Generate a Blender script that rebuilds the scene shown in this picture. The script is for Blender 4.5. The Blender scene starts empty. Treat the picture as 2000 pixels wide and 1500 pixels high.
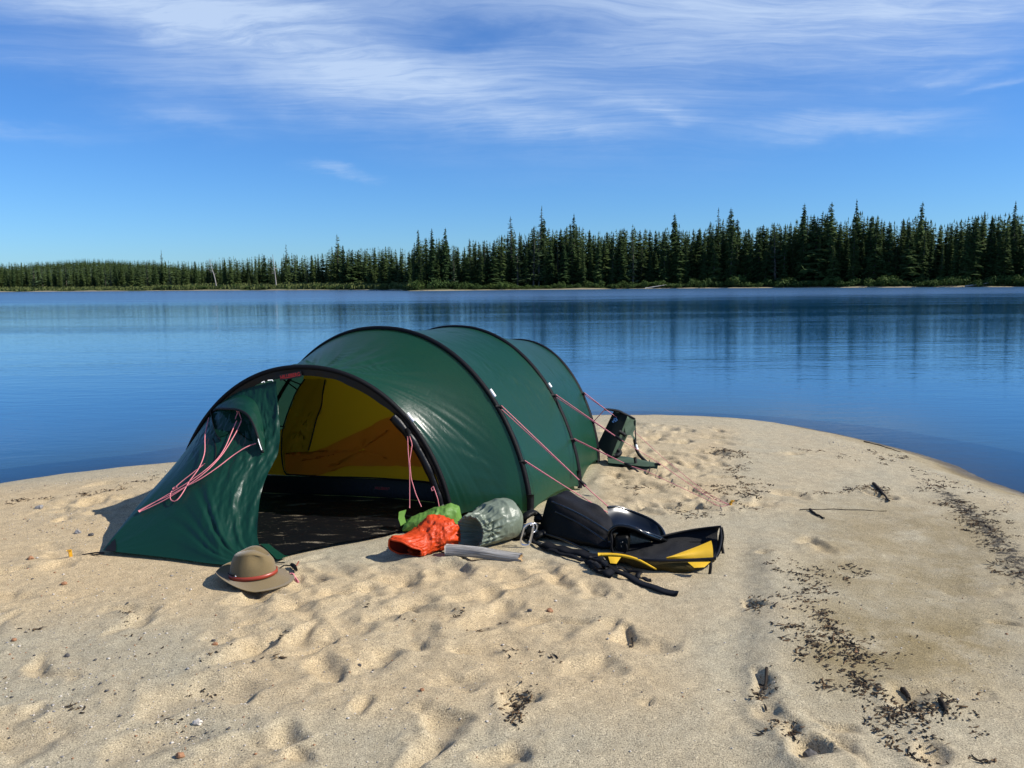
import bpy, bmesh, math, random
import numpy as np
from mathutils import Vector, Matrix

random.seed(7)
RS = np.random.RandomState(11)
SC = bpy.context.scene
COL = SC.collection

# ------------------------------------------------------------------ camera
FPX, HZ, ROLL, CAMH = 1618.0, 548.0, 0.0093, 1.5
_p = math.atan((750 - HZ) / FPX)
_r = math.atan(ROLL)
CF = np.array([0, math.cos(_p), -math.sin(_p)])
_u0 = np.array([0, math.sin(_p), math.cos(_p)])
_x = np.array([1.0, 0, 0])
CR = math.cos(_r) * _x - math.sin(_r) * _u0
CU = math.cos(_r) * _u0 + math.sin(_r) * _x
CAM = np.array([0, 0, CAMH])
cam = bpy.data.cameras.new('camera')
cam.sensor_width = 36
cam.lens = FPX / 2000 * 36
cam.clip_start = 0.1
cam.clip_end = 12000
camo = bpy.data.objects.new('camera', cam)
COL.objects.link(camo)
M = Matrix([[CR[i], CU[i], -CF[i], CAM[i]] for i in range(3)] + [[0, 0, 0, 1]])
camo.matrix_world = M
SC.camera = camo

# ------------------------------------------------------------------ light
SUN_EL = math.radians(39)
SUN_H = np.array([0.990, -0.141])          # horizontal direction towards the sun
SUN_DIR = Vector((SUN_H[0] * math.cos(SUN_EL), SUN_H[1] * math.cos(SUN_EL), math.sin(SUN_EL)))
SC.view_settings.view_transform = 'Standard'
SC.view_settings.look = 'None'
SC.view_settings.gamma = 1
SC.view_settings.use_curve_mapping = False
SC.view_settings.exposure = 0.50
sun = bpy.data.lights.new('sun', 'SUN')
sun.energy = 4.6
sun.angle = math.radians(0.5)
sun.color = (1.0, 0.95, 0.87)
suno = bpy.data.objects.new('sun', sun)
suno.rotation_euler = SUN_DIR.to_track_quat('Z', 'Y').to_euler()
suno.location = (20, -6, 20)
COL.objects.link(suno)

world = bpy.data.worlds.new('World')
SC.world = world
world.use_nodes = True


class NT:
    """small node-tree builder"""
    def __init__(s, tree):
        s.t = tree
        tree.nodes.clear()

    def n(s, typ, props=None, **ins):
        nd = s.t.nodes.new(typ)
        for k, v in (props or {}).items():
            setattr(nd, k, v)
        for k, v in ins.items():
            key = int(k[1:]) if k[0] == 'i' and k[1:].isdigit() else k.replace('_', ' ')
            s.set(nd.inputs[key], v)
        return nd

    def set(s, sock, v):
        if isinstance(v, bpy.types.NodeSocket):
            s.t.links.new(v, sock)
        elif isinstance(v, bpy.types.Node):
            s.t.links.new(v.outputs[0], sock)
        else:
            if sock.type == 'RGBA' and len(v) == 3:
                v = (*v, 1)
            sock.default_value = v

    def math(s, op, a, b=0.0, c=0.0, clamp=False):
        nd = s.t.nodes.new('ShaderNodeMath')
        nd.operation = op
        nd.use_clamp = clamp
        s.set(nd.inputs[0], a)
        s.set(nd.inputs[1], b)
        s.set(nd.inputs[2], c)
        return nd.outputs[0]

    def mix(s, f, a, b, mode='MIX'):
        nd = s.t.nodes.new('ShaderNodeMix')
        nd.data_type = 'RGBA'
        nd.blend_type = mode
        s.set(nd.inputs[0], f)
        s.set(nd.inputs[6], a)
        s.set(nd.inputs[7], b)
        return nd.outputs[2]

    def ramp(s, v, lo, hi, a=0.0, b=1.0):
        nd = s.t.nodes.new('ShaderNodeMapRange')
        nd.interpolation_type = 'SMOOTHSTEP'
        s.set(nd.inputs[0], v)
        for i, q in enumerate((lo, hi, a, b)):
            s.set(nd.inputs[i + 1], q)
        return nd.outputs[0]

    def noise(s, vec, scale, detail=3, rough=0.5, dist=0.0):
        nd = s.n('ShaderNodeTexNoise', None, Scale=scale, Detail=detail, Roughness=rough, Distortion=dist)
        if vec is not None:
            s.set(nd.inputs['Vector'], vec)
        return nd.outputs[0]

    def mapv(s, vec, scale=(1, 1, 1), rot=(0, 0, 0), loc=(0, 0, 0)):
        nd = s.n('ShaderNodeMapping', None, Scale=scale, Rotation=rot, Location=loc)
        s.set(nd.inputs[0], vec)
        return nd.outputs[0]


def build_world():
    w = NT(world.node_tree)
    sky = w.n('ShaderNodeTexSky', dict(sky_type='NISHITA', sun_disc=False, sun_elevation=SUN_EL,
              sun_rotation=math.atan2(SUN_H[0], SUN_H[1]), air_density=1.0, dust_density=0.25,
              ozone_density=4.0, altitude=300))
    tc = w.n('ShaderNodeTexCoord')
    gen = tc.outputs['Generated']
    sep = w.n('ShaderNodeSeparateXYZ', None, i0=gen)
    x, y, z = sep.outputs
    az = w.math('ARCTAN2', x, y)                       # 0 = straight ahead, + to the right
    el = w.math('ARCSINE', z)
    # cirrus lie on a high sheet: project the direction on a plane
    zz = w.math('ADD', w.math('MAXIMUM', z, 0.0), 0.10)
    px = w.math('DIVIDE', x, zz)
    py = w.math('DIVIDE', y, zz)
    pl = w.n('ShaderNodeCombineXYZ', None, X=px, Y=py).outputs[0]
    ae = w.n('ShaderNodeCombineXYZ', None, X=az, Y=el).outputs[0]
    warp = w.noise(w.mapv(pl, (0.55, 0.8, 1)), 1.0, 4, 0.5)
    wv = w.math('MULTIPLY', w.math('SUBTRACT', warp, 0.5), 1.0)
    pl2 = w.n('ShaderNodeVectorMath', dict(operation='ADD'), i0=pl,
              i1=w.n('ShaderNodeCombineXYZ', None, X=wv, Y=w.math('MULTIPLY', wv, 0.9)).outputs[0]).outputs[0]
    st1 = w.noise(w.mapv(pl2, (0.55, 2.6, 1), (0, 0, math.radians(24))), 1.3, 8, 0.62, 0.4)
    st2 = w.noise(w.mapv(pl2, (1.1, 6.5, 1), (0, 0, math.radians(-8)), (3, 1, 0)), 1.6, 7, 0.6, 0.3)
    st3 = w.noise(w.mapv(pl2, (2.2, 11, 1), (0, 0, math.radians(12)), (7, 2, 0)), 2.2, 6, 0.65, 0.6)
    soft = w.noise(w.mapv(pl2, (0.5, 1.0, 1), (0, 0, math.radians(15)), (1.3, 4.2, 0)), 1.1, 5, 0.55)

    nw1 = w.noise(w.mapv(ae, (5, 14, 1)), 1.0, 5, 0.6)
    nw2 = w.noise(w.mapv(ae, (6, 16, 1), (0, 0, 0), (4, 9, 0)), 1.0, 5, 0.6)
    azw = w.math('ADD', az, w.math('MULTIPLY', w.math('SUBTRACT', nw1, 0.5), 0.22))
    elw = w.math('ADD', el, w.math('MULTIPLY', w.math('SUBTRACT', nw2, 0.5), 0.075))

    def blob(a0, e0, sa, se, rot):                     # soft bank of cloud round a direction
        da = w.math('SUBTRACT', azw, a0)
        de = w.math('SUBTRACT', elw, e0)
        c, s_ = math.cos(rot), math.sin(rot)
        u = w.math('DIVIDE', w.math('ADD', w.math('MULTIPLY', da, c), w.math('MULTIPLY', de, s_)), sa)
        v = w.math('DIVIDE', w.math('SUBTRACT', w.math('MULTIPLY', de, c), w.math('MULTIPLY', da, s_)), se)
        r2 = w.math('ADD', w.math('MULTIPLY', u, u), w.math('MULTIPLY', v, v))
        return w.math('EXPONENT', w.math('MULTIPLY', r2, -1.0))

    def pxblob(cx, cy, sx, sy, rot, k):
        a0 = math.atan((cx - 1000) / FPX)
        e0 = math.atan((HZ - cy) / FPX)
        return w.math('MULTIPLY', blob(a0, e0, sx / FPX, sy / FPX, rot), k)
    banks = [pxblob(150, 45, 420, 55, -0.08, 0.78), pxblob(480, 90, 460, 85, -0.20, 0.62), pxblob(820, 185, 400, 75, -0.16, 0.62),
             pxblob(1450, 95, 460, 105, 0.05, 0.85), pxblob(1080, 20, 620, 60, 0.0, 0.55),
             pxblob(1640, 282, 140, 22, -0.04, 0.62), pxblob(390, 255, 100, 24, -0.05, 0.42),
             pxblob(1880, 75, 200, 85, 0.12, 0.72), pxblob(1090, 265, 130, 24, -0.12, 0.46),
             pxblob(200, 180, 220, 30, -0.05, 0.34), pxblob(655, 343, 46, 10, -0.12, 0.55),
             pxblob(1290, 238, 100, 16, -0.2, 0.45), pxblob(1820, 205, 80, 10, 0, 0.45), pxblob(1910, 238, 70, 9, 0, 0.42), pxblob(60, 290, 130, 14, 0, .3)]
    m = banks[0]
    for b in banks[1:]:
        m = w.math('ADD', m, b)
    hole = pxblob(970, 88, 150, 30, 0.05, 0.45)
    m = w.math('SUBTRACT', m, hole)
    # beyond the frame the cirrus goes on as a broken sheet
    outside = w.ramp(el, math.radians(17), math.radians(26))
    gen_cov = w.math('MULTIPLY', w.ramp(soft, 0.38, 0.7), 0.75)
    side = w.ramp(w.math('ABSOLUTE', az), 0.6, 0.9)
    lowcut = w.ramp(el, math.radians(5), math.radians(14))
    fo = w.math('MAXIMUM', outside, w.math('MULTIPLY', side, lowcut))
    m = w.math('ADD', w.math('MULTIPLY', m, w.math('SUBTRACT', 1.0, fo)), w.math('MULTIPLY', gen_cov, fo))
    tex = w.math('ADD', w.math('MULTIPLY', st1, 0.6), w.math('ADD', w.math('MULTIPLY', st2, 0.3), w.math('MULTIPLY', soft, 0.35)))
    tex = w.ramp(w.math('ADD', tex, w.math('MULTIPLY', w.math('SUBTRACT', st3, 0.5), 0.35)), 0.40, 0.84)
    cov = w.math('MULTIPLY', m, w.math('ADD', w.math('MULTIPLY', tex, 0.72), 0.30), clamp=True)
    cov = w.math('MULTIPLY', cov, 0.80)
    skyc = w.mix(1.0, w.n('ShaderNodeHueSaturation', None, Saturation=1.08, Value=1.0, Color=sky.outputs[0]).outputs[0], (0.43, 0.71, 1.06), 'MULTIPLY')
    col = w.mix(cov, skyc, (4.6, 5.7, 7.4))
    bg = w.n('ShaderNodeBackground', None, Color=col, Strength=0.094)
    w.n('ShaderNodeOutputWorld', None, Surface=bg)


build_world()
SC.cycles.max_bounces = 8
SC.cycles.transparent_max_bounces = 12
SC.cycles.sample_clamp_indirect = 6


# ------------------------------------------------------------------ helpers
def proj(P):
    d = np.asarray(P, float) - CAM
    zc = d @ CF
    return np.stack([1000 + FPX * (d @ CR) / zc, 750 - FPX * (d @ CU) / zc], -1)


def ray(px, py):
    return CF * FPX + CR * (px - 1000) - CU * (py - 750)


def G(px, py, z=0.0):
    """point of the photograph -> place on the ground at height z"""
    d = ray(px, py)
    return CAM + d * ((z - CAMH) / d[2])


def P(px, py, Y):
    """point of the photograph -> place at distance Y in front of the camera"""
    d = ray(px, py)
    return CAM + d * (Y / d[1])


def PL(lst):
    return np.array([P(*q) for q in lst])


def _hash(ix, iy, iz, seed):
    n = (ix * 374761393 + iy * 668265263 + iz * 2147483647 + seed * 974711) & 0xFFFFFFFF
    n = ((n ^ (n >> 13)) * 1274126177) & 0xFFFFFFFF
    n = n ^ (n >> 16)
    return (n & 0xFFFF) / 65535.0


def vnoise(x, y, z=None, seed=0):
    x = np.asarray(x, float)
    y = np.asarray(y, float)
    ix, iy = np.floor(x).astype(np.int64), np.floor(y).astype(np.int64)
    fx, fy = x - ix, y - iy
    fx = fx * fx * fx * (fx * (fx * 6 - 15) + 10)
    fy = fy * fy * fy * (fy * (fy * 6 - 15) + 10)

    def layer(iz):
        a, b = _hash(ix, iy, iz, seed), _hash(ix + 1, iy, iz, seed)
        c, d = _hash(ix, iy + 1, iz, seed), _hash(ix + 1, iy + 1, iz, seed)
        return (a + (b - a) * fx) * (1 - fy) + (c + (d - c) * fx) * fy
    if z is None:
        return layer(np.zeros_like(ix)) * 2 - 1
    z = np.asarray(z, float)
    iz = np.floor(z).astype(np.int64)
    fz = z - iz
    fz = fz * fz * (3 - 2 * fz)
    return (layer(iz) * (1 - fz) + layer(iz + 1) * fz) * 2 - 1


def fbm(x, y, z=None, seed=0, oct=4, gain=0.5):
    s, a, t = 0, 1.0, 0
    for o in range(oct):
        k = 2.0 ** o
        s = s + a * vnoise(np.asarray(x) * k + o * 7.3, np.asarray(y) * k + o * 3.1, None if z is None else np.asarray(z) * k, seed + o)
        t += a
        a *= gain
    return s / t


def sst(a, b, x):
    t = np.clip((np.asarray(x, float) - a) / (b - a), 0, 1)
    return t * t * (3 - 2 * t)


def mesh_data(name, V, F, mats=None, uv=None, smooth=True, attrs=None, midx=None):
    V = np.asarray(V, np.float32).reshape(-1, 3)
    me = bpy.data.meshes.new(name)
    if isinstance(F, np.ndarray):
        nf, k = F.shape
        me.vertices.add(len(V))
        me.vertices.foreach_set('co', V.ravel())
        me.loops.add(nf * k)
        me.loops.foreach_set('vertex_index', F.astype(np.int32).ravel())
        me.polygons.add(nf)
        me.polygons.foreach_set('loop_start', np.arange(0, nf * k, k, dtype=np.int32))
        me.update(calc_edges=True)
    else:
        me.from_pydata([tuple(map(float, v)) for v in V], [], [tuple(map(int, f)) for f in F])
        me.update()
    me.polygons.foreach_set('use_smooth', np.full(len(me.polygons), bool(smooth)))
    if uv is not None:
        li = np.empty(len(me.loops), np.int32)
        me.loops.foreach_get('vertex_index', li)
        ul = me.uv_layers.new(name='UVMap')
        ul.data.foreach_set('uv', np.asarray(uv, np.float32)[li].ravel())
    for k, v in (attrs or {}).items():
        v = np.asarray(v, np.float32)
        if v.ndim == 1:
            a = me.attributes.new(k, 'FLOAT', 'POINT')
            a.data.foreach_set('value', v)
        else:
            a = me.attributes.new(k, 'FLOAT_COLOR', 'POINT')
            a.data.foreach_set('color', np.concatenate([v, np.ones((len(v), 1), np.float32)], 1).ravel())
    for m in (mats if isinstance(mats, (list, tuple)) else [mats] if mats else []):
        me.materials.append(m)
    if midx is not None:
        me.polygons.foreach_set('material_index', np.asarray(midx, np.int32))
    me.validate()
    return me


def link(name, me, parent=None, loc=None):
    o = bpy.data.objects.new(name, me)
    COL.objects.link(o)
    if parent is not None:
        o.parent = parent
        # meshes are written in world space; keep them there under a moved parent
        root = parent
        off = Vector((0, 0, 0))
        while root is not None:
            off += root.location
            root = root.parent
        o.location = -off
    if loc is not None:
        o.location = loc
    return o


def obj(name, V, F, mat, parent=None, **kw):
    return link(name, mesh_data(name, V, F, mat, **kw), parent)


def tag(o, label, cat, group=None):
    o['label'] = label
    o['category'] = cat
    if group:
        o['group'] = group
    return o


def thing(name, label, cat, loc, group=None):
    o = bpy.data.objects.new(name, None)
    o.empty_display_size = 0.1
    o.location = tuple(map(float, loc))
    COL.objects.link(o)
    return tag(o, label, cat, group)


def kind(o, k):
    o['kind'] = k
    return o


def gridf(n, m, cu=False, cv=False):
    """quads of an n x m grid of vertices (row-major), optionally closed"""
    i, j = np.meshgrid(np.arange(n if cu else n - 1), np.arange(m if cv else m - 1), indexing='ij')
    i2, j2 = (i + 1) % n, (j + 1) % m
    return np.stack([i * m + j, i2 * m + j, i2 * m + j2, i * m + j2], -1).reshape(-1, 4)


def resample(pts, n, smooth=True):
    pts = np.asarray(pts, float)
    if smooth and len(pts) > 2:                        # Catmull-Rom
        q = np.vstack([2 * pts[0] - pts[1], pts, 2 * pts[-1] - pts[-2]])
        out = []
        for i in range(1, len(q) - 2):
            t = np.linspace(0, 1, 12, endpoint=False)[:, None]
            a, b, c, d = q[i - 1], q[i], q[i + 1], q[i + 2]
            out.append(0.5 * (2 * b + (c - a) * t + (2 * a - 5 * b + 4 * c - d) * t ** 2 + (3 * b - a - 3 * c + d) * t ** 3))
        pts = np.vstack(out + [pts[-1:]])
    s = np.concatenate([[0], np.cumsum(np.linalg.norm(np.diff(pts, axis=0), axis=1))])
    u = np.linspace(0, s[-1], n)
    return np.stack([np.interp(u, s, pts[:, k]) for k in range(pts.shape[1])], -1)


def frames(pts, up=(0, 0, 1)):
    t = np.gradient(pts, axis=0)
    t /= np.linalg.norm(t, axis=1)[:, None] + 1e-12
    a = np.cross(t, np.array(up, float))
    bad = np.linalg.norm(a, axis=1) < 0.05
    a[bad] = np.cross(t[bad], np.array([1.0, 0.2, 0]))
    a /= np.linalg.norm(a, axis=1)[:, None]
    b = np.cross(a, t)
    return t, a, b


def tube(pts, r, n=8, ry=None, up=(0, 0, 1), caps=True):
    """round or oval tube: r along the sideways axis, ry along the upward one"""
    pts = np.asarray(pts, float)
    t, a, b = frames(pts, up)
    r = np.broadcast_to(np.asarray(r, float), (len(pts),))
    ry = r if ry is None else np.broadcast_to(np.asarray(ry, float), (len(pts),))
    th = np.linspace(0, 2 * np.pi, n, endpoint=False)
    V = pts[:, None] + a[:, None] * (np.cos(th)[None, :, None] * r[:, None, None]) + b[:, None] * (np.sin(th)[None, :, None] * ry[:, None, None])
    V = V.reshape(-1, 3)
    F = [tuple(f) for f in gridf(len(pts), n, cv=True)]
    if caps:
        F.append(tuple(range(n - 1, -1, -1)))
        F.append(tuple(range((len(pts) - 1) * n, len(pts) * n)))
    return V, F


def join(parts):
    V, F, o = [], [], 0
    for v, f in parts:
        v = np.asarray(v, float).reshape(-1, 3)
        V.append(v)
        F += [tuple(int(i) + o for i in q) for q in f]
        o += len(v)
    return np.vstack(V), F


def ribbon(pts, w, th=0.002, up=(0, 0, 1)):
    return tube(pts, np.broadcast_to(w, (len(pts),)) / 2, 4, ry=th, up=up)


def rbox(corners, n=10, rad=0.25, bulge=0.0):
    """soft box from 8 corners (bottom 4 then top 4, each going round): a rounded trilinear block"""
    c = np.asarray(corners, float)
    V, F = [], []
    idx = {}

    def vert(u, v, w):
        k = (round(u, 4), round(v, 4), round(w, 4))
        if k in idx:
            return idx[k]
        q = np.array([u, v, w]) * 2 - 1
        core = np.clip(q, -(1 - rad), 1 - rad)
        d = q - core
        L = np.linalg.norm(d)
        if L > 1e-9:
            q = core + d / L * rad
        if bulge:
            q = q * (1 + bulge * (1 - np.sort(np.abs(q))[1] ** 2))
        u2, v2, w2 = (q + 1) / 2
        bt = (c[0] * (1 - u2) + c[1] * u2) * (1 - v2) + (c[3] * (1 - u2) + c[2] * u2) * v2
        tp = (c[4] * (1 - u2) + c[5] * u2) * (1 - v2) + (c[7] * (1 - u2) + c[6] * u2) * v2
        idx[k] = len(V)
        V.append(bt * (1 - w2) + tp * w2)
        return idx[k]
    g = np.linspace(0, 1, n + 1)
    for i in range(n):
        for j in range(n):
            a, b, cc, d = g[i], g[i + 1], g[j], g[j + 1]
            F.append((vert(a, cc, 0), vert(a, d, 0), vert(b, d, 0), vert(b, cc, 0)))
            F.append((vert(a, cc, 1), vert(b, cc, 1), vert(b, d, 1), vert(a, d, 1)))
            F.append((vert(a, 0, cc), vert(b, 0, cc), vert(b, 0, d), vert(a, 0, d)))
            F.append((vert(a, 1, cc), vert(a, 1, d), vert(b, 1, d), vert(b, 1, cc)))
            F.append((vert(0, a, cc), vert(0, a, d), vert(0, b, d), vert(0, b, cc)))
            F.append((vert(1, a, cc), vert(1, b, cc), vert(1, b, d), vert(1, a, d)))
    return np.array(V), F


def patch(c00, c10, c11, c01, n=10, m=10, bulge=None):
    """bilinear sheet between four corners, optional bulge vector at the middle"""
    u, v = np.meshgrid(np.linspace(0, 1, n), np.linspace(0, 1, m), indexing='ij')
    u, v = u[..., None], v[..., None]
    c00, c10, c11, c01 = map(np.asarray, (c00, c10, c11, c01))
    V = (c00 * (1 - u) + c10 * u) * (1 - v) + (c01 * (1 - u) + c11 * u) * v
    if bulge is not None:
        V = V + np.asarray(bulge) * (np.sin(np.pi * u) * np.sin(np.pi * v))
    return V.reshape(-1, 3), gridf(n, m)


def sheet_thick(V, F, n, t=0.003):
    return V, F


# ------------------------------------------------------------------ materials
def new_mat(name):
    m = bpy.data.materials.new(name)
    m.use_nodes = True
    return m, NT(m.node_tree)


def simple(name, col, rough=0.6, spec=0.5, metal=0.0, var=0.15, scale=30, bump=0.0, bscale=120, coat=0.0, sheen=0.0):
    m, t = new_mat(name)
    tc = t.n('ShaderNodeTexCoord').outputs['Object']
    nz = t.noise(tc, scale, 4, 0.6)
    c = t.mix(nz, tuple(q * (1 - var) for q in col), tuple(min(1, q * (1 + var)) for q in col))
    b = t.n('ShaderNodeBsdfPrincipled', None, Base_Color=c, Roughness=rough, Metallic=metal, Specular_IOR_Level=spec,
            Coat_Weight=coat, Sheen_Weight=sheen)
    if bump:
        t.set(b.inputs['Normal'], t.n('ShaderNodeBump', None, Strength=bump, Distance=0.01, Height=t.noise(tc, bscale, 4, 0.6)))
    t.n('ShaderNodeOutputMaterial', None, Surface=b)
    return m


def fabric(name, col, rough=0.35, spec=0.5, trans=0.25, tcol=None, bump=0.35, scale=(18, 18, 18), fine=160, wave=None, var=0.12, coat=0.0):
    """thin coated nylon: a glossy weave that lets some light through, crinkled"""
    m, t = new_mat(name)
    tc = t.n('ShaderNodeTexCoord')
    ov = tc.outputs['Object']
    uv = tc.outputs['UV']
    n1 = t.noise(t.mapv(ov, scale), 1.0, 5, 0.6, 0.6)
    ridg = t.math('ABSOLUTE', t.math('SUBTRACT', n1, 0.5))
    n2 = t.noise(ov, fine, 3, 0.5)
    h = t.math('ADD', t.math('MULTIPLY', ridg, -1.0), t.math('MULTIPLY', n2, 0.04))
    if wave:
        n3 = t.noise(t.mapv(uv, wave), 1.0, 4, 0.55)
        h = t.math('ADD', h, t.math('MULTIPLY', n3, 1.2))
    big = t.noise(ov, 3.0, 3, 0.5)
    c = t.mix(big, tuple(q * (1 - var) for q in col), tuple(min(1, q * (1 + var)) for q in col))
    nrm = t.n('ShaderNodeBump', None, Strength=bump, Distance=0.012, Height=h).outputs[0]
    b = t.n('ShaderNodeBsdfPrincipled', None, Base_Color=c, Roughness=rough, Specular_IOR_Level=spec, Normal=nrm, Coat_Weight=coat, Coat_Roughness=0.25)
    if trans:
        tr = t.n('ShaderNodeBsdfTranslucent', None, Color=tcol or col, Normal=nrm)
        sh = t.n('ShaderNodeMixShader', None, i0=trans, i1=b.outputs[0], i2=tr.outputs[0])
    else:
        sh = b
    t.n('ShaderNodeOutputMaterial', None, Surface=sh)
    return m


MT = {}
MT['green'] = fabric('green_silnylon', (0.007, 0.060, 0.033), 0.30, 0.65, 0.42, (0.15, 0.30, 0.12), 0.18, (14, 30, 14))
MT['green_shaded'] = fabric('green_silnylon_slack_shaded', (0.003, 0.034, 0.020), 0.38, 0.36, 0.10, (0.008, 0.09, 0.05), 0.25, (16, 16, 9))  # same nylon darkened: shade of the vestibule side put into the colour
MT['black_web'] = simple('black_webbing', (0.006, 0.006, 0.007), 0.6, 0.2, bump=0.3, bscale=300)
MT['black_sleeve'] = simple('black_sleeve_fabric', (0.004, 0.004, 0.005), 0.6, 0.15, bump=0.25, bscale=200)
MT['black_gloss'] = simple('black_coated_nylon', (0.004, 0.004, 0.005), 0.38, 0.25, bump=0.25, bscale=45)
MT['yellow_inner'] = fabric('yellow_inner_fabric', (0.64, 0.27, 0.010), 0.7, 0.2, 0.58, (0.95, 0.42, 0.016), 0.2, (6, 6, 2))
MT['olive_inner'] = fabric('olive_inner_fabric', (0.38, 0.22, 0.010), 0.7, 0.2, 0.5, (0.56, 0.34, 0.016), 0.15, (6, 6, 2))
MT['orange_inner'] = fabric('orange_inner_fabric', (0.60, 0.18, 0.012), 0.7, 0.2, 0.5, (0.85, 0.28, 0.015), 0.25, (9, 9, 4))
MT['pink_cord'] = simple('pink_cord', (0.72, 0.22, 0.24), 0.6, 0.3, var=0.5, scale=220)
MT['reflect'] = simple('reflective_white', (0.85, 0.85, 0.85), 0.35, 0.5)
MT['red_print'] = simple('red_print', (0.62, 0.02, 0.02), 0.5)
MT['label'] = simple('label_black', (0.012, 0.008, 0.008), 0.6)
MT['steel'] = simple('brushed_aluminium', (0.78, 0.78, 0.80), 0.3, 0.5, 0.9, var=0.05)
MT['peg'] = simple('gold_anodised', (0.80, 0.42, 0.03), 0.35, 0.5, 0.55, var=0.1)


def sheet_mat():
    m, t = new_mat('ground_sheet_sandy')
    ov = t.n('ShaderNodeTexCoord').outputs['Object']
    n = t.noise(t.mapv(ov, (2.2, 9, 1), (0, 0, -0.25)), 1.6, 7, 0.72)
    g = t.noise(ov, 260, 2, 0.6)
    f = t.math('MULTIPLY', t.ramp(n, 0.565, 0.68), t.ramp(g, 0.38, 0.60))
    sp = t.ramp(t.noise(ov, 90, 2, 0.5), 0.70, 0.76)
    f = t.math('MAXIMUM', f, t.math('MULTIPLY', sp, 0.5))
    c = t.mix(f, (0.004, 0.004, 0.005), (0.34, 0.28, 0.19))
    b = t.n('ShaderNodeBsdfPrincipled', None, Base_Color=c, Roughness=t.math('ADD', t.math('MULTIPLY', f, 0.5), 0.45), Specular_IOR_Level=0.15,
            Normal=t.n('ShaderNodeBump', None, Strength=0.5, Distance=0.02, Height=t.noise(t.mapv(ov, (5, 14, 1), (0, 0, -0.25)), 1.0, 5, 0.6)).outputs[0])
    t.n('ShaderNodeOutputMaterial', None, Surface=b)
    return m


MT['sheet'] = sheet_mat()

# ------------------------------------------------------------------ the lie of the land
WZ = -0.20                                             # water level
SHORE = np.array([(-60, -30), (-22, -6), (-12, 1.2), (-7.6, 4.7)] +
                 [tuple(G(x, y, WZ)[:2]) for x, y in [(0, 946), (120, 926), (240, 914), (350, 905)]] +
                 [(-2.3, 8.75), (-1.2, 9.6), (0.0, 10.15)] +
                 [tuple(G(x, y, WZ)[:2]) for x, y in [(1240, 813), (1340, 815), (1460, 822), (1560, 833), (1680, 858), (1800, 887), (1900, 922), (2000, 965)]] +
                 [(4.75, 5.0), (5.3, 3.6), (6.4, 1.0), (9, -4), (20, -14), (60, -30)])
SHORE = resample(SHORE, 260)


def shore_dist(x, y):
    """signed distance to the waterline, + on the sand"""
    x, y = np.asarray(x, float), np.asarray(y, float)
    shp = x.shape
    x, y = x.ravel(), y.ravel()
    best = np.full(len(x), 1e9)
    cr = np.zeros(len(x), bool)
    A = SHORE
    for i in range(len(A) - 1):
        ax, ay = A[i]
        bx, by = A[i + 1]
        dx, dy = bx - ax, by - ay
        t = np.clip(((x - ax) * dx + (y - ay) * dy) / (dx * dx + dy * dy), 0, 1)
        best = np.minimum(best, np.hypot(x - ax - t * dx, y - ay - t * dy))
        lo, hi = (ax, bx) if ax < bx else (bx, ax)
        # the sand lies on the near side: count crossings of a ray towards +y
        m = (x >= lo) & (x < hi)
        yy = ay + (x - ax) * dy / (dx if abs(dx) > 1e-9 else 1e-9)
        cr ^= m & (yy > y)
    return np.where(cr, best, -best).reshape(shp)


# hoops of the tent, fitted to the photograph: foot centre, yaw, half width, height, lean
_A = 0.603
_AX = np.array([math.sin(_A), math.cos(_A)])
_C0 = np.array([-1.318, 5.234])
HOOP = [dict(c=_C0, yaw=_A - 0.447, w=0.939, H=0.969, lean=-0.017),
        dict(c=_C0 + 0.649 * _AX, yaw=_A - 0.103, w=1.21, H=1.176, lean=0.071),
        dict(c=_C0 + 1.545 * _AX, yaw=_A - 0.011, w=1.119, H=1.141, lean=0.031),
        dict(c=_C0 + 2.416 * _AX, yaw=_A + 0.032, w=0.814, H=0.978, lean=0.035)]


def hoop(i, phi, off=0.0):
    h = HOOP[i]
    c, s = np.cos(phi), np.abs(np.sin(phi))
    xx = h['w'] * np.sign(c) * np.abs(c) ** 0.936
    zz = h['H'] * s ** 1.218
    n = np.array([math.cos(h['yaw']), -math.sin(h['yaw'])])
    ax = np.array([math.sin(h['yaw']), math.cos(h['yaw'])])
    k = 1 + off
    xy = h['c'] + (xx * k)[..., None] * n + (zz * h['lean'])[..., None] * ax
    return np.concatenate([xy, (zz * k)[..., None]], -1)


PACK_POLY = np.array([G(x, y)[:2] for x, y in [(1030, 1060), (1200, 1108), (1260, 1118), (1360, 1122), (1420, 1100), (1420, 1055), (1300, 1045), (1190, 1040), (1050, 1020)]])


def in_poly(x, y, poly):
    ins = np.zeros(np.shape(x), bool)
    for (ax, ay), (bx, by) in zip(poly, np.roll(poly, -1, axis=0)):
        m = (ay > y) != (by > y)
        ins ^= m & (x < (bx - ax) * (y - ay) / ((by - ay) if abs(by - ay) > 1e-9 else 1e-9) + ax)
    return ins


_hb = [hoop(i, np.array([0.0, np.pi]))[:, :2] for i in range(4)]
VEST_TIP = G(200, 1080)[:2]
VEST_FRONT = [G(330, 1092)[:2], G(440, 1105)[:2], G(535, 1096)[:2]]
TENT_POLY = np.array([_hb[0][0], _hb[1][0], _hb[2][0], _hb[3][0], _hb[3][1], _hb[2][1], _hb[1][1], _hb[0][1], VEST_TIP] + VEST_FRONT +
                     [G(600, 1075)[:2], G(700, 1056)[:2], G(765, 1043)[:2]])


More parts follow.
